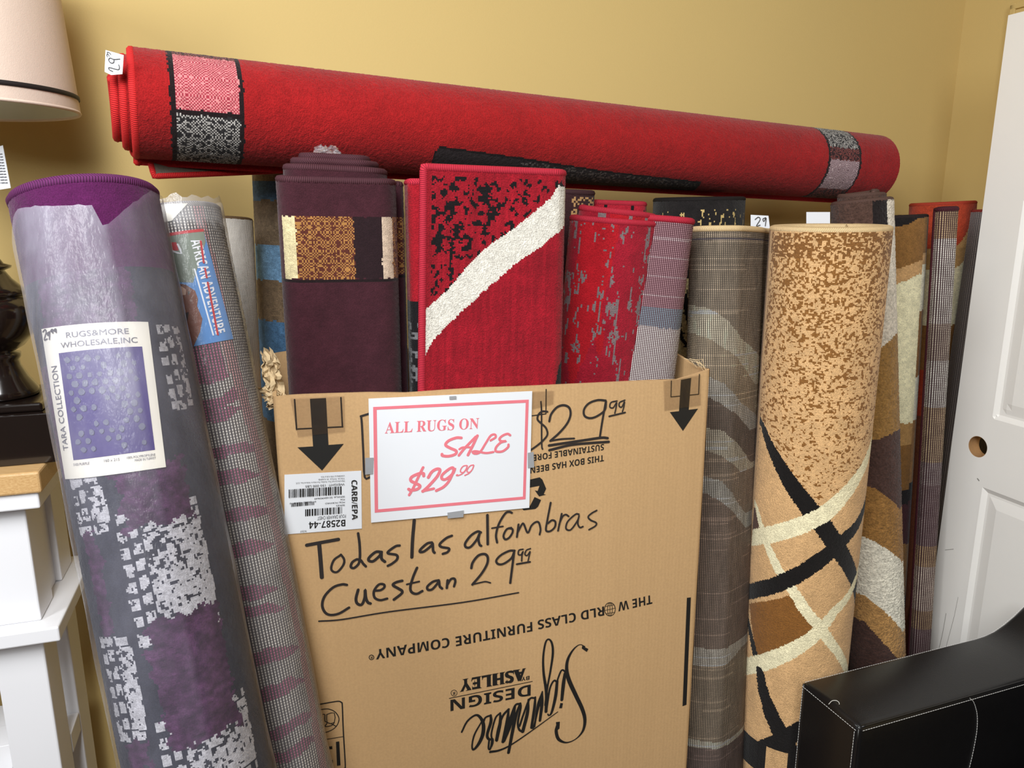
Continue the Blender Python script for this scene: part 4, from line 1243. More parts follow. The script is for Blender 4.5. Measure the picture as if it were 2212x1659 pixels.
sa = sh.find(400, 470)[0]
q0 = sh.find(350, 480)[0]
tfp = lambda q: float(-0.016 + .014 * (vn(q * 90, 1, 6) - .3))
sh.film(rug, M['film_thin'], sh.S - .34, sh.S - .002, tfp, sh.L - .03, off=.003, milk=lambda s, t: np.where(t < .03, 2.4, np.interp(t, [.03, .5, 1.5], [.5, .8, 1.1])), dt=.010)
aa = (330, 420, 4.607)
pg = sh.patch('white_sticker', rug, M['cream_paper'], [(28, 110), (345, 92), (190, 265), (65, 290)], aa, .0022)
lb_ = sh.patch('picture_label', rug, M['blue_ink'], [(85, 405), (495, 345), (795, 1440), (330, 1530)], aa, .0016, label='blue picture label')
k = sh.ink(.0020, aa); k.poly([(88, 425), (500, 365), (520, 470), (450, 700), (400, 880), (180, 870)]); k.build('label_field', M['olive_ink'], lb_)
k = sh.ink(.0022, aa); k.poly([(85, 404), (496, 344), (502, 372), (90, 434)])
k.poly([(100, 492), (150, 485), (175, 560), (120, 590)]); k.poly([(170, 480), (235, 478), (260, 560), (195, 560)]); k.build('label_red', M['red_ink'], lb_)
k = sh.ink(.0022, aa); k.poly([(180, 875), (330, 900), (420, 960), (448, 1040), (440, 1110), (492, 1240), (470, 1370), (410, 1510), (330, 1525), (230, 1300)]); k.build('label_animal', M['brown_ink'], lb_)
k = sh.ink(.0024, aa); k.poly([(215, 940), (290, 915), (335, 950), (330, 1000), (250, 1010)]); k.poly([(225, 1060), (300, 1080), (330, 1160), (280, 1260), (240, 1240)]); k.build('label_muzzle', M['tan_ink'], lb_)
k = sh.ink(.0026, aa); k.poly([(270, 1280), (330, 1180), (360, 1170), (345, 1290), (300, 1320)]); k.poly([(350, 960), (372, 975), (352, 1010)]); k.poly([(205, 1000), (260, 1015), (240, 1050), (210, 1060)]); k.build('label_shading', M['blueblack_ink'], lb_)
k = sh.ink(.0024, aa); k.text('AFRICAN ADVENTURE', (372, 462), (622, 1398), (100, -24), 'bold'); k.build('label_lettering', M['white_ink'], lb_)
k.stroke([(413, 745), (597, 1400)], 13, 2); k.build('label_line', M['white_ink'], lb_)
k.stroke([(195, 562), (285, 590), (250, 500)], 16, 2); k.build('label_logo', M['white_ink'], lb_)
k = sh.ink(.0027, aa); k.stroke([(470, 470), (500, 680)], 18, 2); k.stroke([(512, 740), (530, 830)], 16, 2); k.stroke([(540, 880), (640, 1395)], 18, 2); k.build('label_stripe', M['red_ink'], lb_)

# --- grey linen rug behind it
T = at(474, 476, 1.50); Bp = at(495, 860, 1.47)
sh = Sheet(spiral(0.058, 2.2, 0.013, end=70), T, base_of(T, Bp, .06), (0, 1, 0), th=0.010)
rug = thing('rolled_rug', sh.base, 'plain light grey linen roll standing between the pink rug and the blue striped rug', 'rug')
sh.vis = (sh.S - .26, sh.S); ts = sh.find(530, 525)[1]
sh.build('linen_roll', rug, lambda s, t: np.where((np.abs(t - ts) < .0016)[:, None], C_(len(s), (70, 60, 52)), vary(C_(len(s), (226, 220, 210)), s, t, .06, 25, 6)), M['weave_fine'], ds=.004, dt=.004, tvis=(0, .7), vis=sh.vis)
sh.bind(rug, binding('frayed_brown_edge', (92, 70, 46)), .005)

# --- blue and brown striped rug
T = at(622, 352, 1.68); Bp = at(638, 850, 1.68)
sh = Sheet(spiral(0.076, 2.2, 0.013, end=70), T, base_of(T, Bp, .08), (0, 1, 0), th=0.010)
rug = thing('rolled_rug', sh.base, 'blue and brown striped rolled rug behind the burgundy rug', 'rug')
sh.vis = (sh.S - .30, sh.S)
tb_ = [sh.find(575, y)[1] for y in (378, 392, 432, 530, 606, 692, 905)]
def col_blue(s, t):
    i = np.searchsorted(tb_, t + .006 * (fb(s * 60, t * 60, 2) - .5))
    pal = np.array([(118, 100, 76), (118, 100, 76), (74, 100, 126), (108, 92, 74), (104, 140, 172), (106, 88, 68), (70, 104, 138), (106, 88, 68)], float)
    c = pal[np.clip(i, 0, 7)]
    return c * (0.8 + .4 * fb(s * 160, t * 160, 3))[:, None]
sh.build('pile_roll', rug, col_blue, M['pile'], ds=.004, dt=.004, tvis=(0, .75), vis=sh.vis)

# --- burgundy rug, folded flat
fz = box_xyz(box_uv(735, 860), -.055)
def in_box(u, v, z): return BO + B1 * u + B2 * v + ZZ * z
ub = (box_uv(606, 840)[0] + box_uv(858, 840)[0]) / 2 + .004
Tz = float(at(735, 396, 1.245)[2])
wB, dB = .172, .115
T = in_box(ub + .010, .016 + dB / 2, Tz)
pb = flat_roll(wB, dB, 5, .0118)
pb = pb[:-6] + [(wB / 2 + .001, .006), (wB / 2 + .006, .022), (wB / 2 + .021, .026), (wB / 2 + .024, .048)]
sh = Sheet(pb, T, in_box(ub + .004, .016 + dB / 2, .012), B2, th=0.0105)
sh.tele = lambda q, S=sh.S: np.interp(np.asarray(q, float), [0, S - 1.5, S - 1.1, S - .72, S - .40, S - .26, S], [.052, .044, .033, .022, .011, .003, 0])
rug = thing('folded_rug', sh.base, 'burgundy rug with a cream and tan checked band, leftmost in the box', 'rug')
sh.vis = (sh.S - .30, sh.S)
R_ = (sh.vis, (0, .5))
def fs(x, y): return sh.find(x, y, sh.vis, (0, .6))
t0b, t1b = fs(720, 468)[1], fs(720, 603)[1]
sx = [fs(x, 540)[0] for x in (613, 641, 766, 826, 849)]
def col_burg(s, t):
    c = vary(C_(len(s), (60, 29, 37)), s, t, .1, 50, 2)
    j = .002 * (h2(np.floor(s / .004), np.floor(t / .004), 4) - .5)
    ib = (t > t0b + j) & (t < t1b + j)
    k = knots(s, t, .0042, 3)
    seg = np.searchsorted(sx, s + j)
    pal = {0: (66, 34, 40), 1: (208, 194, 152), 2: None, 3: (38, 24, 28), 4: (196, 174, 154), 5: None}
    for i, p in pal.items():
        q = C_(len(s), p) if p else np.where(twill(s, t, .0026, 3, .42)[:, None], C_(len(s), (158, 112, 62)), C_(len(s), (84, 42, 34)))
        if i in (1, 4): q = q * (0.86 + .25 * fb(s * 300, t * 300, 3))[:, None]
        c = np.where((ib & (seg == i))[:, None], q, c)
    rim = (np.abs(t - t1b - .003) < .0028)
    return np.where(rim[:, None], C_(len(s), (30, 20, 22)), c)
sh.build('pile_fold', rug, col_burg, M['velvet'], vis=sh.vis, ds=.0022, dt=.0022, tvis=(0, .45))
sh.bind(rug, binding('burgundy_whipping', (72, 38, 46)), .0065)
crumple('plastic_tag', M['film_thin'], rug, T + ZZ * .032 + B2 * -.005 - B1 * .012, .05, .028, seed=5, amp=.008)
bpy.data.objects['plastic_tag'].data.attributes.new('milk', 'FLOAT', 'POINT').data.foreach_set('value', np.full(15 * 15, 3.0, np.float32))

# --- red rug with black speckle and a white stripe
ua, ub2 = box_uv(893, 845)[0], box_uv(1213, 830)[0]
Tz = float(at(920, 366, 1.262)[2])
wR = .246; dR = .120
uc = (ua + ub2) / 2 - .004
T = in_box(uc + .022, .018 + dR / 2, Tz); Bq = in_box(uc - .018, .018 + dR / 2, .012)
a, b = wR / 2, dR / 2
pr = [(-a + .02, b - .05), (0, b - .052), (a - .055, b - .05), (a - .036, b - .03), (a - .05, b - .018), (0, b - .016), (-a + .012, b - .018), (-a - .008, b - .045), (-a - .012, -b + .045), (-a + .002, -b + .024), (0, -b + .022), (a - .040, -b + .020)]
# inner fold, then the outer front leaf laid over it
sh0 = Sheet(pr, T - ZZ * .020, in_box(uc + .012, .018 + dR / 2, .012), B2, th=0.010)
rug = thing('folded_rug', sh0.base, 'red rug with black speckles and a diagonal white stripe in the box', 'rug')
sh0.vis = (sh0.S - .40, sh0.S)
f0 = lambda x, y: sh0.find(x, y, sh0.vis, (0, .6))
ty0, ty1 = f0(893, 652)[1], f0(893, 700)[1]
def col_in(s, t):
    c = C_(len(s), (148, 22, 34))
    k = fb(s * 130, t * 130, 4)
    c = np.where((t > ty0)[:, None], C_(len(s), (22, 20, 22)), c)
    return np.where(((t > ty1) & (k > .5))[:, None], C_(len(s), (104, 104, 106)), c)
sh0.build('inner_fold', rug, col_in, M['pile'], vis=sh0.vis, ds=.004, dt=.004, tvis=(0, .5))
redb = binding('red_whipping', (180, 38, 58))
sh0.bind(rug, redb, .0065)
pf = [(-a + .004, -b - .003), (-a + .03, -b), (0, -b), (a - .03, -b), (a - .012, -b + .003), (a - .001, -b + .016), (a + .002, -b + .05), (a, b - .02), (a - .02, b - .004), (a - .08, b)]
sh = Sheet(pf, T, Bq, B2, th=0.010, taper=(1.0, 1.18))
sh.vis = (0, .34)
fr = lambda x, y: sh.find(x, y, sh.vis, (0, .6))
cr = (520, 310, 2.911)
def fc(x, y): return fr(cr[0] + x / cr[2], cr[1] + y / cr[2])
stripe = [fc(*p) for p in [(2000, 262), (2062, 290), (2066, 420), (2055, 500), (1900, 640), (1720, 760), (1560, 900), (1400, 1050), (1230, 1210), (1155, 1335), (1150, 1180), (1165, 1040), (1300, 920), (1430, 770), (1560, 640), (1680, 560), (1800, 470), (1950, 340)]]
corner = [fc(*p) for p in [(1960, 1560), (2000, 1400), (2030, 1360), (2060, 1700), (1850, 1700)]]
diag = [stripe[-1], stripe[10]]
sT = fc(1165, 200); sU = fc(1900, 260)
def col_red(s, t):
    c = vary(C_(len(s), (142, 20, 34)), s, t, .10, 35, 2)
    c = c * (0.92 + .16 * vn(s * 240, t * 14, 8))[:, None]
    jx = .0022 * (h2(np.floor(t / .0045), 1, 3) - .5); jt = .0022 * (h2(np.floor(s / .004), 2, 4) - .5)
    n = fb(s * 130, t * 130, 6)
    # speckle fades towards the stripe and downwards
    rel = (s - sT[0]) / max(sU[0] - sT[0], .01)
    depth = (t - sT[1]) / .17
    thr = .445 + .18 * np.clip(rel, 0, 1) ** 1.2 + .12 * np.clip(depth, 0, 1.2)
    above = (t < np.interp(s, [diag[1][0], diag[0][0]], [diag[1][1], diag[0][1]]) - .012)
    c = np.where((above & (n > thr) & (t > .012) & (s > .012))[:, None], C_(len(s), (22, 18, 20)), c)
    st = inside(s + jx, t + jt, stripe)
    c = np.where(st[:, None], C_(len(s), (214, 210, 200)) * (0.92 + .14 * fb(s * 260, t * 260, 5))[:, None], c)
    c = np.where(inside(s, t, corner)[:, None], C_(len(s), (20, 18, 20)), c)
    return c
sh.build('front_leaf', rug, col_red, M['pile'], vis=sh.vis, ds=.0024, dt=.0024, tvis=(0, .42))
sh.bind(rug, redb, .0070, left=True, tlen=sh.L - .05)

# --- red rug with grey flecks, front roll plus its turned-out woven edge
T = at(1329, 478, 1.50); Bp = at(1291, 830, 1.505)
sh = Sheet(spiral(0.095, 1.7, 0.016, end=35, sy=.62), T, base_of(T, Bp, .05, .016), B2, th=0.010)
sh.tele = lambda q, S=sh.S: np.interp(np.asarray(q, float), [0, S - .55, S - .3, S], [.02, .016, 0, 0])
rug = thing('rolled_rug', sh.base, 'red rug with grey flecks and a turned-out woven edge, rightmost in the box', 'rug')
sh.vis = (sh.S - .42, sh.S)
def col_fleck(s, t):
    c = vary(C_(len(s), (150, 24, 42)), s, t, .10, 30, 2)
    hot = fb(s * 14, t * 3, 12)
    c = np.where((hot > .58)[:, None], c * np.array([1.1, .95, .8]), c)
    n = fb(s * 190, t * 38, 6) * .75 + .25 * fb(s * 340, t * 170, 7); z = fb(s * 18, t * 4, 9)
    return np.where((n > .60 - .22 * (z - .45))[:, None], C_(len(s), (120, 106, 108)), c)
sh.build('pile_roll', rug, col_fleck, M['pile'], vis=sh.vis, ds=.003, dt=.003, tvis=(0, .48))
sh.bind(rug, redb, .0068)
# turned-out edge
fT = at(1440, 474, 1.475); fB = at(1398, 830, 1.46)
flp = Sheet([(-.045, .028), (-.022, .008), (.006, -.010), (.032, -.016), (.050, -.006), (.054, .014), (.048, .040)], fT, base_of(fT, fB, .05, .012), B2, th=0.008)
flp.vis = (0, flp.S)
ft = [flp.find(1440 - (y - 480) * .13, y)[1] for y in (664, 706)]
def col_flap(s, t):
    j = .004 * (fb(s * 80, t * 80, 3) - .5)
    c = C_(len(s), (190, 150, 156))
    line = (np.abs((t * 28 + .1 * s) % 1 - .5) > .44)
    c = np.where(line[:, None], C_(len(s), (226, 202, 204)), c)
    c = np.where((t + j > ft[0])[:, None], C_(len(s), (150, 176, 188)), c)
    return np.where((t + j > ft[1])[:, None], C_(len(s), (240, 238, 232)), c)
flp.build('woven_edge', rug, col_flap, weave('burgundy_woven_backing', .0034, .0034, (64, 34, 42), .75), ds=.003, dt=.003, tvis=(0, .48))
flp.bind(rug, redb, .0068)

# --- small red speckled rug behind it
T = at(1329, 440, 1.664)
sh = Sheet(flat_roll(.128, .046, 2, .013), T, np.array([T[0] - .045, T[1] - .022, .014]), B2, th=0.010)
rug = thing('folded_rug', sh.base, 'small red rug with black speckled edge peeking out behind the grey flecked red rug', 'rug')
sh.vis = (sh.S - .20, sh.S)
def col_small(s, t):
    n = fb(s * 110, t * 110, 3)
    return np.where((n > .54)[:, None], C_(len(s), (24, 20, 22)), C_(len(s), (170, 30, 48)))
sh.build('pile_fold', rug, col_small, M['pile'], vis=sh.vis, ds=.004, dt=.004, tvis=(0, .12))
sh.bind(rug, redb, .0065)

# --- dark brown rug with tan knots just behind
T = at(1232, 416, 1.592)
sh = Sheet(spiral(0.050, 1.4, 0.016, end=60, sy=.40), T, np.array([T[0] - .062, T[1] + .008, .014]), B2, th=0.010)
rug = thing('rolled_rug', sh.base, 'dark brown rug with tan knots peeking over the striped red rug', 'rug')
sh.vis = (sh.S - .20, sh.S); sk = sh.find(1236, 440)[0]
def col_bt(s, t):
    k = knots(s, t, .004, 5)
    return np.where(((s > sk) & (k < .5) & (t > .008))[:, None], C_(len(s), (170, 132, 88)), C_(len(s), (54, 32, 34)))
sh.build('pile_roll', rug, col_bt, M['pile'], vis=sh.vis, ds=.004, dt=.004, tvis=(0, .15))
sh.bind(rug, binding('dark_brown_whipping', (60, 34, 38)), .0065)

# --- black rug with gold flecks
T = at(1506, 432, 1.79); Bp = at(1490, 860, 1.79)
sh = Sheet(spiral(0.104, 2.2, 0.014, end=70), T, base_of(T, Bp, .1), B2, th=0.010)
rug = thing('rolled_rug', sh.base, 'black rug with gold flecks standing behind the beige rug', 'rug')
sh.vis = (sh.S - .42, sh.S)
fl_ = lambda x, y: sh.find(x, y, sh.vis)
tl = fl_(1480, 600)[1]; cur = [fl_(1458, 700), fl_(1475, 735), fl_(1500, 765)]; cur2 = [fl_(1478, 640), fl_(1490, 700)]
def col_black(s, t):
    c = vary(C_(len(s), (34, 31, 31)), s, t, .2, 60, 3)
    n = fb(s * 210, t * 62, 4)
    c = np.where(((n > .68 - .8 * np.clip(t - .02, 0, .12)) & (t > .02))[:, None], C_(len(s), (196, 170, 112)), c)
    lo = C_(len(s), (196, 176, 128)) * (0.7 + .5 * fb(s * 200, t * 200, 5))[:, None]
    d = np.minimum(dist_poly(s, t, cur, .008), dist_poly(s, t, cur2, .012))
    lo = np.where(((d < 0) | (fb(s * 90, t * 90, 8) > .66))[:, None], C_(len(s), (30, 26, 24)), lo)
    return np.where((t > tl)[:, None], lo, c)
sh.build('pile_roll', rug, col_black, M['pile'], vis=sh.vis, ds=.0025, dt=.003, tvis=(0, .45))
sh.bind(rug, binding('black_whipping', (26, 22, 22)), .006)
tgq = [at(1622, 464, 1.70), at(1660, 466, 1.70), at(1664, 500, 1.70), at(1622, 500, 1.70)]
tgo = mesh('price_tag', tgq + [p + B2 * .001 for p in tgq], [(3, 2, 1, 0), (4, 5, 6, 7), (0, 1, 5, 4), (1, 2, 6, 5), (2, 3, 7, 6), (3, 0, 4, 7)], M['paper'], rug, label='white price tag')
k = _mk_ink(lambda x, y: (x, y), lambda v: at(v[0], v[1], 1.698), (0, 0, 1.0), 1.0)
k.stroke([(1631, 474), (1638, 469), (1642, 474), (1634, 488), (1642, 486)], 1.6); k.stroke([(1654, 470), (1648, 473), (1650, 478), (1655, 471), (1653, 488)], 1.6)
k.build('price_lettering', M['marker'], tgo)

# --- big beige speckled rug: front roll plus its turned-out woven edge
T = at(1788, 494, 1.55); Bp = at(1708, 1450, 1.565)
sh = Sheet(spiral(0.114, 2.0, 0.016, end=40), T, base_of(T, Bp, .12), (-.05, 1, 0), th=0.012)
rug = thing('rolled_rug', sh.base, 'tall beige rug with brown speckles and crossing black and cream curves right of the box', 'rug')
sh.vis = (sh.S - .42, sh.S)
p3 = (1580, 800, 3.317); p4 = (1560, 1200, 3.615)
f3 = lambda *q: [sh.find(p3[0] + x / p3[2], p3[1] + y / p3[2]) for x, y in q]
f4 = lambda *q: [sh.find(p4[0] + x / p4[2], p4[1] + y / p4[2]) for x, y in q]
mpx = .00125
L3 = lambda w: np.asarray(w, float) / p3[2] * mpx
L4 = lambda w: np.asarray(w, float) / p4[2] * mpx
blk1 = f3((178, 230), (225, 400), (310, 610), (430, 820), (570, 1010), (660, 1120), (755, 1260), (850, 1420), (900, 1500)); wb1 = L3([20, 42, 66, 84, 96, 96, 92, 88, 80])
blk2 = f3((60, 1600), (110, 1592), (300, 1545), (480, 1465), (650, 1350), (770, 1240), (895, 1115), (930, 1080)); wb2 = L3([86, 86, 86, 86, 84, 82, 70, 70])
crm1 = f3((70, 1215), (125, 1205), (300, 1172), (480, 1120), (660, 1035), (800, 905), (920, 745), (970, 690)); wc1 = L3([86, 88, 92, 92, 90, 84, 72, 70])
crm2 = f3((135, 830), (180, 980), (225, 1150), (272, 1290), (330, 1420), (400, 1520), (480, 1640)) + f4((620, 390), (700, 490), (770, 570), (840, 670), (920, 780), (960, 830)); wc2 = np.concatenate([L3([24, 34, 44, 50, 54, 56, 58]), L4([64, 66, 66, 62, 58, 56])])
crm3 = f4((60, 885), (140, 872), (280, 850), (420, 800), (560, 735), (700, 645), (780, 560), (880, 435), (990, 310), (1020, 270)); wc3 = L4([110, 108, 104, 98, 92, 86, 74, 66, 60, 58])
blk3 = f4((182, 330), (198, 480), (228, 640), (258, 780)); wb3 = L4([36, 40, 44, 46])
blk4 = f4((292, 900), (320, 1060), (385, 1250), (480, 1430), (570, 1620), (600, 1680)); wb4 = L4([56, 74, 96, 110, 112, 112])
blk5 = f4((60, 1570), (150, 1560), (290, 1530), (430, 1470), (580, 1380), (720, 1270)); wb5 = L4([130, 128, 120, 112, 108, 100])
def ext(P, W, a=True, b=True, L=.12):
    P = [np.asarray(q, float) for q in P]; W = list(W)
    if a: P = [P[0] + unit(P[0] - P[2]) * L] + P; W = [W[0]] + W
    if b: P = P + [P[-1] + unit(P[-1] - P[-3]) * L]; W = W + [W[-1]]
    return P, np.array(W)
blk1, wb1 = ext(blk1[:-1], wb1[:-1]); blk2, wb2 = ext(blk2[1:-1], wb2[1:-1]); crm1, wc1 = ext(crm1[1:-1], wc1[1:-1])
crm2, wc2 = ext(crm2[:-1], wc2[:-1], False); crm3, wc3 = ext(crm3[1:-1], wc3[1:-1])
brn = f4((212, 372), (540, 310), (640, 440), (740, 580), (600, 690), (430, 745), (270, 785))
dbr = f3((90, 920), (140, 915), (175, 1000), (210, 1140), (100, 1170))
spk = [sh.find(x, y) for x, y in ((1655, 498), (1648, 700), (1634, 878), (1655, 960), (1700, 1040), (1752, 1102), (1800, 1070), (1840, 1030), (1875, 990), (1900, 800), (1925, 600), (1932, 498))]
pad = [np.array([sh.S - .42, 0]), np.array([sh.S, 0])]
def col_beige(s, t):
    c = vary(C_(len(s), (214, 172, 122)), s, t, .05, 24, 2)
    js = s + .0022 * (h2(np.floor(t / .0032), 1, 3) - .5); jt = t + .0022 * (h2(np.floor(s / .0032), 2, 4) - .5)
    n = .62 * vn(s * 300, t * 330, 5) + .38 * vn(s * 140, t * 210, 6)
    d = np.clip((t - .02) / .56, 0, 1)
    sp = inside(s, t, spk) & (n > .462 + .225 * d ** .8 + .03 * vn(s * 20, t * 20, 4))
    c = np.where(sp[:, None], C_(len(s), (138, 94, 48)), c)
    top = (t < .05) & (n > .44); c = np.where((top & inside(s, t, spk))[:, None], C_(len(s), (132, 90, 48)), c)
    tan = (dist_poly(js, jt, blk1, wb1) > 0)
    def put(q, rgb, tex=0.0):
        nonlocal c
        v = C_(len(s), rgb)
        if tex: v = v * (1 - tex + 2 * tex * fb(s * 280, t * 280, 5))[:, None]
        c = np.where(q[:, None], v, c)
    put(inside(js, jt, dbr), (84, 54, 40)); put(inside(js, jt, brn), (136, 90, 42), .06)
    put(dist_poly(js, jt, crm2, wc2) < 0, (240, 230, 192), .06)
    put(dist_poly(js, jt, blk1, wb1) < 0, (26, 23, 22)); put(dist_poly(js, jt, blk2, wb2) < 0, (26, 23, 22))
    put(dist_poly(js, jt, blk3, wb3) < 0, (26, 23, 22)); put(dist_poly(js, jt, crm1, wc1) < 0, (240, 230, 192), .06)
    put(dist_poly(js, jt, crm3, wc3) < 0, (240, 230, 192), .06)
    put(dist_poly(js, jt, blk4, wb4) < 0, (26, 23, 22)); put(dist_poly(js, jt, blk5, wb5) < 0, (26, 23, 22))
    return c
sh.build('pile_roll', rug, col_beige, M['pile'], vis=sh.vis, ds=.0022, dt=.0022, tvis=(0, 1.12))
cream = binding('cream_whipping', (228, 198, 150))
sh.bind(rug, cream, .0068)
fT = at(1582, 496, 1.575); fB = at(1548, 1450, 1.50)
flp = Sheet([(-.03, .075), (-.06, .05), (-.078, .012), (-.066, -.020), (-.035, -.032), (-.004, -.032), (.014, -.022), (.045, .004), (.070, .030), (.088, .060), (.112, .088)], fT, base_of(fT, fB, .05), (-.05, 1, 0), th=0.008)
flp.vis = (0.0, flp.S)
def tt_(pts): 
    q = sorted([tuple(flp.find(x, y)) for x, y in pts]); return np.array([a[0] for a in q]), np.array([a[1] for a in q])
edges = [tt_(p) for p in ([(1500, 660), (1530, 665), (1570, 690), (1600, 730), (1640, 770)], [(1500, 720), (1540, 735), (1590, 770), (1630, 830)], [(1535, 815), (1565, 830), (1600, 870), (1635, 900)], [(1535, 860), (1570, 880), (1620, 930)], [(1530, 925), (1560, 930), (1595, 960), (1622, 1000)], [(1530, 975), (1560, 985), (1600, 1020)], [(1528, 1030), (1560, 1040), (1590, 1080), (1610, 1110)], [(1525, 1065), (1560, 1085), (1610, 1140)], [(1515, 1400), (1570, 1400), (1600, 1380)], [(1515, 1440), (1570, 1435), (1600, 1400)], [(1510, 1600), (1585, 1590)], [(1510, 1615), (1585, 1600)])]
pal12 = np.array([(150, 134, 116), (214, 202, 178), (172, 154, 130), (196, 190, 180), (120, 104, 94), (206, 196, 176), (150, 132, 116), (190, 186, 178), (136, 116, 104), (206, 198, 186), (152, 134, 114), (220, 210, 190), (116, 96, 90)], float)
def col_wov(s, t):
    i = np.zeros(len(s), int)
    for a, b in edges: i += (t > np.interp(s, a, b))
    c = pal12[np.clip(i, 0, 12)]
    ln = (vn(s * 6, np.floor(t / .0034) * 3.7, 7) > .80)
    c = np.where(ln[:, None], c * 1.25, c) * (0.95 + .4 * fb(s * 120, t * 30, 3))[:, None]
    return np.clip(np.where((np.abs(t - .020) < .0018)[:, None], C_(len(s), (90, 84, 110)), c), 0, 250)
flp.build('woven_edge', rug, col_wov, M['weave'], ds=.004, dt=.003, tvis=(0, 1.15))
flp.bind(rug, cream, .0068)

# --- dark brown and tan shaggy rug
T = at(1858, 440, 1.77); Bp = at(1886, 1420, 1.71)
sh = Sheet(spiral(0.066, 2.4, 0.014, end=80), T, base_of(T, Bp, .07), (0, 1, 0), th=0.012, taper=(1.0, 1.10))
sh.tele = lambda q, S=sh.S: np.interp(np.asarray(q, float), [0, S - .6, S - .3, S], [.022, .02, .004, 0])
rug = thing('rolled_rug', sh.base, 'shaggy brown, tan and white rolled rug right behind the beige rug', 'rug')
sh.vis = (sh.S - .34, sh.S)
def tcurve(pts):
    q = sorted([tuple(sh.find(x, y)) for x, y in pts]); return np.array([a[0] for a in q]), np.array([a[1] for a in q])
cv_ = [tcurve(p) for p in ([(1880, 765), (1905, 748), (1936, 720)], [(1876, 952), (1905, 946), (1938, 930)], [(1864, 1050), (1890, 1055), (1925, 1080), (1943, 1100)], [(1852, 1155), (1880, 1165), (1920, 1188), (1948, 1215)], [(1840, 1275), (1870, 1288), (1910, 1320), (1950, 1365)], [(1834, 1325), (1870, 1345), (1910, 1390), (1945, 1430)])]
pal13 = np.array([(224, 214, 198), (156, 118, 66), (82, 60, 54), (158, 116, 64), (236, 230, 212), (182, 138, 84), (78, 56, 50)], float)
bk = sh.find(1884, 470); bk2 = sh.find(1917, 480)
def col_shag(s, t):
    i = np.zeros(len(s), int)
    for a, b in cv_: i += (t + .006 * (fb(s * 130, t * 90, 4) - .5) > np.interp(s, a, b))
    c = pal13[i]
    early = (t < .055) & (s < bk2[0])
    c = np.where(early[:, None], C_(len(s), (84, 62, 54)), c)
    c = np.where((early & (s > bk[0]))[:, None], C_(len(s), (36, 30, 30)), c)
    return c * (0.86 + .26 * fb(s * 180, t * 180, 5))[:, None]
sh.build('shaggy_roll', rug, col_shag, M['shag'], vis=sh.vis, ds=.003, dt=.003, tvis=(0, 1.1), jit=.0011)
sh.bind(rug, binding('brown_whipping', (92, 68, 60)), .0065)
tgq = [at(1742, 458, 1.70), at(1793, 458, 1.70), at(1793, 500, 1.70), at(1742, 500, 1.70)]
mesh('price_tag', tgq + [p + np.array([0, .001, 0]) for p in tgq], [(3, 2, 1, 0), (4, 5, 6, 7), (0, 1, 5, 4), (1, 2, 6, 5), (2, 3, 7, 6), (3, 0, 4, 7)], M['paper'], rug, label='white blank paper tag')

# --- tan, cream and black rug
T = at(1934, 470, 1.97); Bp = at(1884, 1420, 1.94)
pt_ = [(.03, .03), (-.03, .045), (-.072, .01), (-.06, -.05), (.0, -.064), (.040, -.055), (.056, -.040), (.072, -.004), (.07, .03)]
sh = Sheet(pt_, T, base_of(T, Bp, .06), (0, 1, 0), th=0.011)
rug = thing('rolled_rug', sh.base, 'brown, cream and black wavy rug between the shaggy rug and the burgundy edged rug', 'rug')
sh.vis = (.06, sh.S - .02)
sf = sh.find(1989, 620)[0]
cA = [tcurve(p) for p in ([(1932, 490), (1962, 485), (1986, 470)], [(1935, 582), (1960, 574), (1988, 562)], [(1937, 614), (1962, 604), (1986, 592)], [(1948, 915), (1985, 908)], [(1948, 962), (1985, 955)], [(1948, 1060), (1975, 1050)], [(1950, 1090), (1975, 1085)], [(1952, 1175), (1975, 1165)], [(1955, 1350), (1972, 1340)])]
palA = np.array([(34, 30, 30), (140, 100, 54), (198, 156, 106), (236, 228, 190), (172, 132, 80), (128, 90, 46), (30, 26, 28), (70, 36, 42), (150, 108, 60), (40, 30, 30)], float)
tB_ = [sh.find(1998, y)[1] for y in (468, 545, 570, 668, 810, 905, 1040, 1075, 1170, 1290)]
palB = np.array([(34, 30, 30), (132, 94, 52), (190, 150, 104), (226, 220, 196), (140, 98, 54), (222, 216, 196), (150, 108, 62), (32, 28, 30), (68, 36, 42), (140, 102, 60), (44, 34, 32)], float)
def col_tan(s, t):
    w = .004 * (fb(s * 90, t * 90, 4) - .5)
    i = np.zeros(len(s), int)
    for a, b in cA: i += (t + w > np.interp(s, a, b))
    c = palA[i]
    j = np.searchsorted(tB_, t + w - .5 * (sf - s) * 0)
    return np.where((s > sf)[:, None], palB[np.clip(j, 0, 10)], c) * (0.9 + .18 * fb(s * 160, t * 160, 5))[:, None]
sh.build('pile_roll', rug, col_tan, M['pile'], vis=sh.vis, ds=.003, dt=.0035, tvis=(0, 1.0))
sh.bind(rug, binding('black_brown_whipping', (40, 30, 30)), .006)

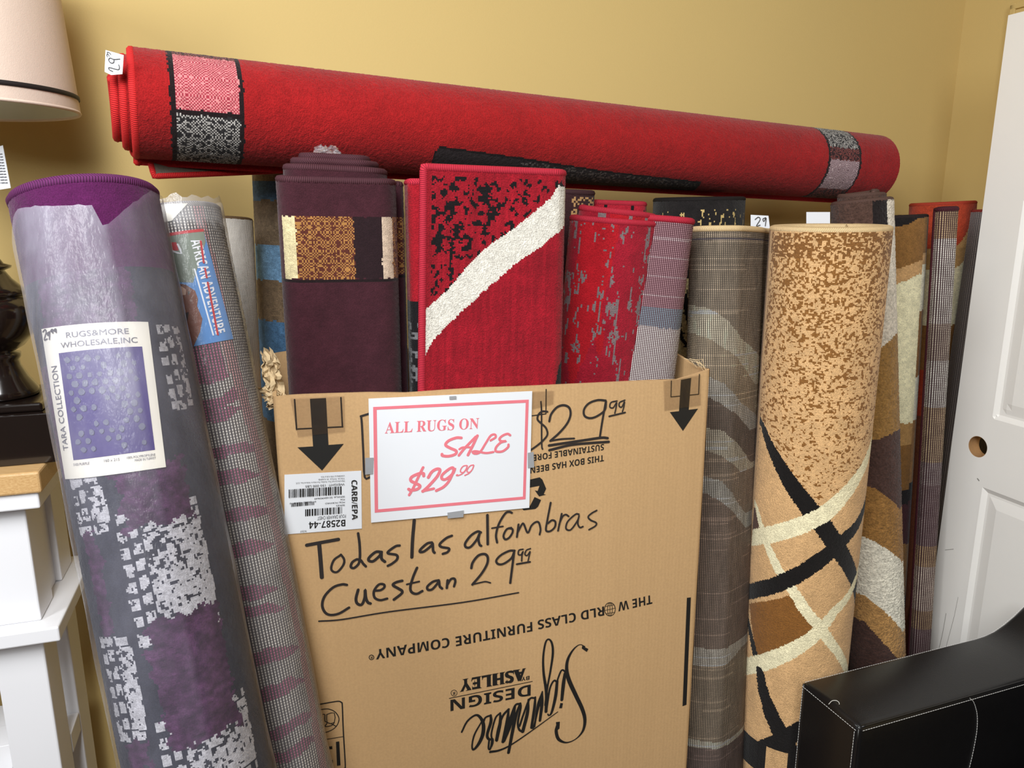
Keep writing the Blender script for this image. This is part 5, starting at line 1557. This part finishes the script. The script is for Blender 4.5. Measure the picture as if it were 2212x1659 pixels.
# --- burgundy bound rug showing a strip of its woven back
T = at(2047, 452, 1.90); Bp = at(1987, 1420, 1.84)
sh = Sheet([(-.021, .012), (-.018, -.004), (-.007, -.009), (.010, -.008), (.018, -.003), (.022, .008), (.021, .05), (.018, .08)], T, base_of(T, Bp, .02), (.10, 1, 0), th=0.009)
rug = thing('folded_rug', sh.base, 'narrow burgundy edged rug showing a pale woven back, left of the rust rug', 'rug')
sh.vis = (0, .07)
tS = [sh.find(2040 - (y - 460) * .066, y)[1] for y in (515, 700, 780, 880, 1000, 1050, 1180, 1225, 1320, 1360)]
palS = np.array([(206, 178, 140), (240, 234, 224), (204, 190, 172), (240, 236, 226), (206, 182, 146), (176, 164, 160), (150, 134, 132), (206, 176, 136), (232, 214, 196), (200, 172, 136), (160, 142, 140)], float)
sh.build('woven_back', rug, lambda s, t: palS[np.clip(np.searchsorted(tS, t), 0, 10)] * (0.85 + .3 * fb(s * 60, t * 60, 3))[:, None], weave('dark_open_weave', .0044, .0044, (56, 34, 38), .8), ds=.004, dt=.0035, tvis=(0, 1.1), vis=sh.vis)
sh.bind(rug, binding('burgundy_edge_whipping', (74, 28, 38)), .0070, left=True, tlen=sh.L - .03)

# --- rust rug by the door with its dark woven edge
T = at(2033, 441, 2.16); Bp = at(1965, 1420, 2.14)
sh = Sheet(spiral(0.083, 2.0, 0.014, end=60), T, base_of(T, Bp, .09), (.1, 1, 0), th=0.010)
rug = thing('rolled_rug', sh.base, 'rust, tan and cream rolled rug standing in the corner beside the white door', 'rug')
sh.vis = (sh.S - .32, sh.S)
cR = [tcurve(p) for p in ([(2062, 535), (2085, 510), (2100, 470), (2107, 450)], [(2062, 582), (2085, 560), (2106, 530)], [(2052, 705), (2075, 690), (2092, 655)], [(2045, 800), (2070, 790)], [(2030, 900), (2055, 880)])]
palR = np.array([(176, 66, 42), (186, 148, 98), (234, 228, 196), (144, 102, 58), (172, 66, 44), (120, 70, 50)], float)
def col_rust(s, t):
    i = np.zeros(len(s), int)
    for a, b in cR: i += (t > np.interp(s, a, b))
    return palR[np.clip(i, 0, 5)] * (0.9 + .18 * fb(s * 160, t * 160, 5))[:, None]
sh.build('pile_roll', rug, col_rust, M['pile'], vis=sh.vis, ds=.004, dt=.004, tvis=(0, .8))
sh.bind(rug, binding('rust_whipping', (178, 62, 44)), .006)
fT = at(2134, 457, 2.055); fB = at(1992, 1420, 2.00)
flp = Sheet([(-.030, .02), (-.018, -.002), (.004, -.010), (.030, -.006), (.06, .0), (.10, .01), (.13, .03)], fT, base_of(fT, fB, .02), (.1, 1, 0), th=0.008)
flp.build('woven_edge', rug, lambda s, t: C_(len(s), (168, 158, 154)) * np.interp(t, [0, .3, .45, .7, 1.2], [1, .85, .8, .9, .8])[:, None], M['weave_open'], ds=.004, dt=.004, tvis=(0, 1.1), vis=(0, flp.S))
flp.bind(rug, binding('dark_red_whipping', (140, 50, 44)), .005)

# --- long red roll lying across the tops
RL = EYEP + ray(290, 228) * 1.27; RR = EYEP + ray(1884, 366) * 2.00
ax = unit(RL - RR)
away = unit(np.cross(np.cross(ax, np.array([0, 1.0, .08])), ax))
Rr = .0905
sp = spiral(Rr, 3.4, 0.0125, end=-90 - 360, n=22)
# outer end leaves the roll underneath and hangs out towards the wall
sp = spiral(Rr, 3.4, 0.0125, end=175, n=22)
sh = Sheet(sp, RL, RR, away, th=0.0115, taper=(1.0, .935))
Lr = sh.S
wv = lambda q: np.where(np.asarray(q, float) > Lr - .42, 0, np.interp(Lr - .42 - np.asarray(q, float), [0, .12, .5, 1.0, 1.5], [0, .012, .024, .038, .046]))
sh.tele = lambda q: np.interp(Lr - np.asarray(q, float), [0, .50, .62, 1.05, 1.2, 1.6], [0, 0, .012, .015, .025, .034])
rug = thing('rolled_rug', (RL + RR) / 2 - np.array([0, 0, Rr]), 'long bright red rolled rug with checked ends lying across the tops of the standing rugs', 'rug')
sh.vis = (Lr - .56, Lr - .02)
fR = lambda x, y: sh.find(x, y, sh.vis, (0, sh.L))
tl0 = fR(375, 240)[1]; tl1 = fR(524, 250)[1]
se = [fR(450, y)[0] for y in (126, 246, 352)]
tr0 = fR(1790, 360)[1]; tr1 = fR(1858, 360)[1]
sr = [fR(1810, y)[0] for y in (318, 345, 400)]
und = [fR(*p) for p in ((944, 320), (1125, 345), (1300, 372), (1510, 395), (1490, 412), (1300, 410), (1100, 380), (935, 352))]
un2 = [fR(*p) for p in ((1120, 352), (1160, 352), (1505, 396), (1480, 415), (1300, 400))]
tnl = fR(1500, 400)[1]; tnr = fR(930, 340)[1]
def col_redroll(s, t):
    c = vary(C_(len(s), (148, 24, 26)), s, t, .07, 18, 2)
    k = knots(s, t, .0036, 3)
    jt = .0022 * (h2(np.floor(s / .004), 5, 2) - .5); jl = .0022 * (h2(np.floor(t / .004), 6, 2) - .5)
    def put(q, rgb):
        nonlocal c
        c = np.where(q[:, None], np.asarray(rgb, float) if np.ndim(rgb) > 1 else C_(len(s), rgb), c)
    inb = (t > tl0 + jt) & (t < tl1 + jt)
    tw = twill(s, t, .0026, 3); tw2 = twill(s, t, .0026, 4, .36)
    pink = np.where(tw[:, None], C_(len(s), (204, 128, 130)), C_(len(s), (152, 52, 66)))
    grey = np.where(tw2[:, None], C_(len(s), (170, 166, 162)), C_(len(s), (42, 40, 42)))
    dark = np.where(tw2[:, None], C_(len(s), (128, 66, 62)), C_(len(s), (48, 28, 30)))
    put(inb, dark); put(inb & (s + jl < se[0]), pink); put(inb & (s + jl < se[1]), grey); put(inb & (s < se[2] - .02), dark)
    eb = ((np.abs(t - tl0 - jt) < .004) | (np.abs(t - tl1 - jt) < .0035)) & (t > tl0 - .005) & (t < tl1 + .005); put(eb, (30, 20, 22))
    put(inb & (np.abs(s - se[1] + jl) < .0035), (30, 20, 22))
    inr = (t > tr0 + jt) & (t < tr1 + jt)
    put(inr, grey); put(inr & (s + jl < sr[0]), dark); gp = np.where(tw[:, None], C_(len(s), (178, 156, 160)), C_(len(s), (110, 84, 92))); put(inr & (s + jl < sr[1]), gp); put(inr & (s + jl < sr[2] - .012), dark)
    put(((np.abs(t - tr0 - jt) < .0035) | (np.abs(t - tr1 - jt) < .003)) & (t > tr0 - .005), (30, 20, 22))
    u = inside(s + jl, t + jt, und)
    put(u, (40, 34, 36)); put(u & (k < .3) & inside(s, t, un2), (92, 86, 84))
    put((inside(s + .004, t + .004, und) | inside(s - .004, t - .004, und)) & ~u, (22, 18, 20))
    lo = s < min(und[7][0], und[6][0]) - .004
    put(lo & (t > tnr) & (t < tnl), (40, 32, 34))
    return c
sh.build('pile_roll', rug, col_redroll, M['pile'], vis=sh.vis, ds=.0024, dt=.0024, jit=.0006)
redb2 = binding('bright_red_whipping', (206, 38, 40))
sh.bind(rug, redb2, .0072)
# loose end of the sheet under the roll, woven side showing
fT = fR(330, 350); p0 = RL - ax * 0
loT = at(330, 362, 1.36); loR = at(800, 345, 1.62)
axf = unit(loT - loR)
fl2 = Sheet([(.030, .030), (.012, .010), (-.014, .0)], loT, loR, np.array([0, 1.0, 0]), th=0.008, smooth=True)
def _lo(s, t):
    edge = (s > fl2.S - .012) | (t < .012)
    return np.where(edge[:, None], C_(len(s), (150, 28, 34)), C_(len(s), (176, 140, 122)))
fl2.build('loose_end', rug, _lo, M['weave_open'], vis=(0, fl2.S), ds=.004, dt=.004)
fl2.bind(rug, redb2, .0055, right=True, tlen=fl2.L - .02)
tq = [EYEP + ray(x, y) * 1.172 for x, y in ((228, 108), (267, 119), (264, 160), (240, 162), (226, 155))]
tgo = mesh('price_tag', tq + [p + np.array([0, .0012, 0]) for p in tq], [(4, 3, 2, 1, 0), (5, 6, 7, 8, 9)] + [(i, (i + 1) % 5, 5 + (i + 1) % 5, 5 + i) for i in range(5)], M['paper'], rug, label='white paper price tag')
k = _mk_ink(lambda x, y: (x, y), lambda v: EYEP + ray(v[0], v[1]) * 1.1712, (200, 80, 5.186), 1.0)
k.stroke([(225, 385), (190, 368), (178, 345), (205, 345), (285, 365), (300, 340), (292, 310)], 10); k.stroke([(305, 245), (240, 250), (195, 235), (180, 258), (205, 290), (235, 285), (240, 255)], 10)
k.stroke([(165, 222), (158, 200), (172, 190), (185, 215)], 8); k.stroke([(168, 192), (165, 170), (185, 175), (205, 195)], 8)
k.build('price_lettering', M['marker'], tgo)

# ------------------------------------------------------------------ black leather sofa
SA = np.array([.652, 1.266, 0]); SYAW = 20.0
S1, S2 = e1(SYAW), e2(SYAW)
sofa = thing('leather_sofa', SA + S1 * .4, 'black leather sofa with white stitching, its arm end in front of the beige rug', 'sofa')
SW, SZ = .157, .650
def arm_top(u): return SZ + .0 + np.interp(u, [0, .495, .53, .56, .60, .64, .9], [0, 0, .004, .014, .036, .064, .18])
bm = bmesh.new()
us = [0, .04, .12, .2, .28, .36, .44, .48, .51, .54, .57, .60, .64]
ringsV = []
for u in us:
    zt_ = float(arm_top(u))
    ringsV.append([bm.verts.new(Vector(SA + S1 * u + S2 * v + ZZ * z - (SA + S1 * .4))) for v, z in ((0, .06), (0, .30), (0, zt_ - .05), (0, zt_), (SW * .5, zt_ + .006), (SW, zt_), (SW, .30), (SW, .06))])
for a, b in zip(ringsV[:-1], ringsV[1:]):
    for k in range(8): bm.faces.new([a[k], a[(k + 1) % 8], b[(k + 1) % 8], b[k]])
bm.faces.new(ringsV[0][::-1]); bm.faces.new(ringsV[-1])
bmesh.ops.recalc_face_normals(bm, faces=bm.faces[:])
me = bpy.data.meshes.new('arm'); bm.to_mesh(me); bm.free()
armo = link_mesh('arm', me, sofa, [M['leather']])
mo = armo.modifiers.new('soft', 'BEVEL'); mo.width = .012; mo.segments = 4; mo.limit_method = 'ANGLE'; mo.angle_limit = math.radians(40)
for p in me.polygons: p.use_smooth = True
def arm_pt(u, v, z): return SA + S1 * u + S2 * v + ZZ * z
q = MB()
rng_u = np.linspace(.010, .635, 60)
q.tube([arm_pt(u, .0035, arm_top(u) - .0035) for u in rng_u], .0022, 6); q.tube([arm_pt(.004, v, SZ - .004) for v in np.linspace(.006, SW - .006, 14)], .0022, 6)
q.tube([arm_pt(.0035, .0035, z) for z in np.linspace(.07, SZ - .006, 20)], .0022, 6); q.tube([arm_pt(.0035, SW - .0035, z) for z in np.linspace(.07, SZ - .006, 20)], .0022, 6)
q.build('piping', M['leather'], sofa, smooth=True)
q = MB()
def stitches(P, step=.0062, ln=.0042, r=.00055):
    P = np.asarray(P, float); d = np.concatenate([[0], np.cumsum(np.linalg.norm(np.diff(P, axis=0), axis=1))])
    f = lambda x: np.array([np.interp(x, d, P[:, k]) for k in range(3)])
    for a in np.arange(0, d[-1] - ln, step): q.tube([f(a), f(a + ln)], r, 4)
stitches([arm_pt(u, -.0006, arm_top(u) - .009) for u in rng_u])
stitches([arm_pt(-.0006, v, SZ - .010) for v in np.linspace(.006, SW - .004, 14)])
stitches([arm_pt(-.0006, .009, z) for z in np.linspace(.34, SZ - .012, 16)])
stitches([arm_pt(-.0004, SW - .006, z) for z in np.linspace(.34, SZ - .010, 16)])
stitches([arm_pt(u, SW + .0004, arm_top(u) - .006) for u in rng_u])
def face_pt(x, y):
    P = on_plane(x, y, SA - S2 * .0008, S2); return P
sm = [face_pt(*p) for p in ((2095, 1508), (2104, 1518), (2111, 1545), (2110, 1580), (2102, 1625), (2094, 1659), (2080, 1720))]
stitches(catmull(sm, 6))
q.build('stitching', M['thread_white'], sofa, label='white dashed stitching')
q = MB()
th_ = on_plane(1792, 1530, np.array([0, 0, SZ + .006]), ZZ)
tp = [on_plane(x, y, np.array([0, 0, SZ + .006]), ZZ) + ZZ * .0008 for x, y in ((1790, 1522), (1797, 1515), (1806, 1514), (1812, 1518), (1813, 1522))]
q.tube(catmull(tp, 5), .0006, 5); q.build('loose_thread', M['thread_white'], sofa)
q = MB(); q.box(SA, S1, S2, ZZ, (.06, .565), (-.52, -.002), (.10, .30), .02); q.build('seat_base', M['leather'], sofa)
q = MB(); q.box(SA, S1, S2, ZZ, (.0, .562), (-.515, -.004), (.302, .435), .03); q.build('seat_cushion', M['leather'], sofa, smooth=True)
q = MB(); q.box(SA, S1, S2, ZZ, (.567, .640), (-.53, -.004), (.06, .84), .025); q.build('backrest', M['leather'], sofa, smooth=True)
for u in (.06, .57):
    for v in (-.50, .05):
        q = MB(); q.box(SA, S1, S2, ZZ, (u, u + .05), (v, v + .05), (0, .102), .003); q.build('foot', M['lacquer'], sofa)
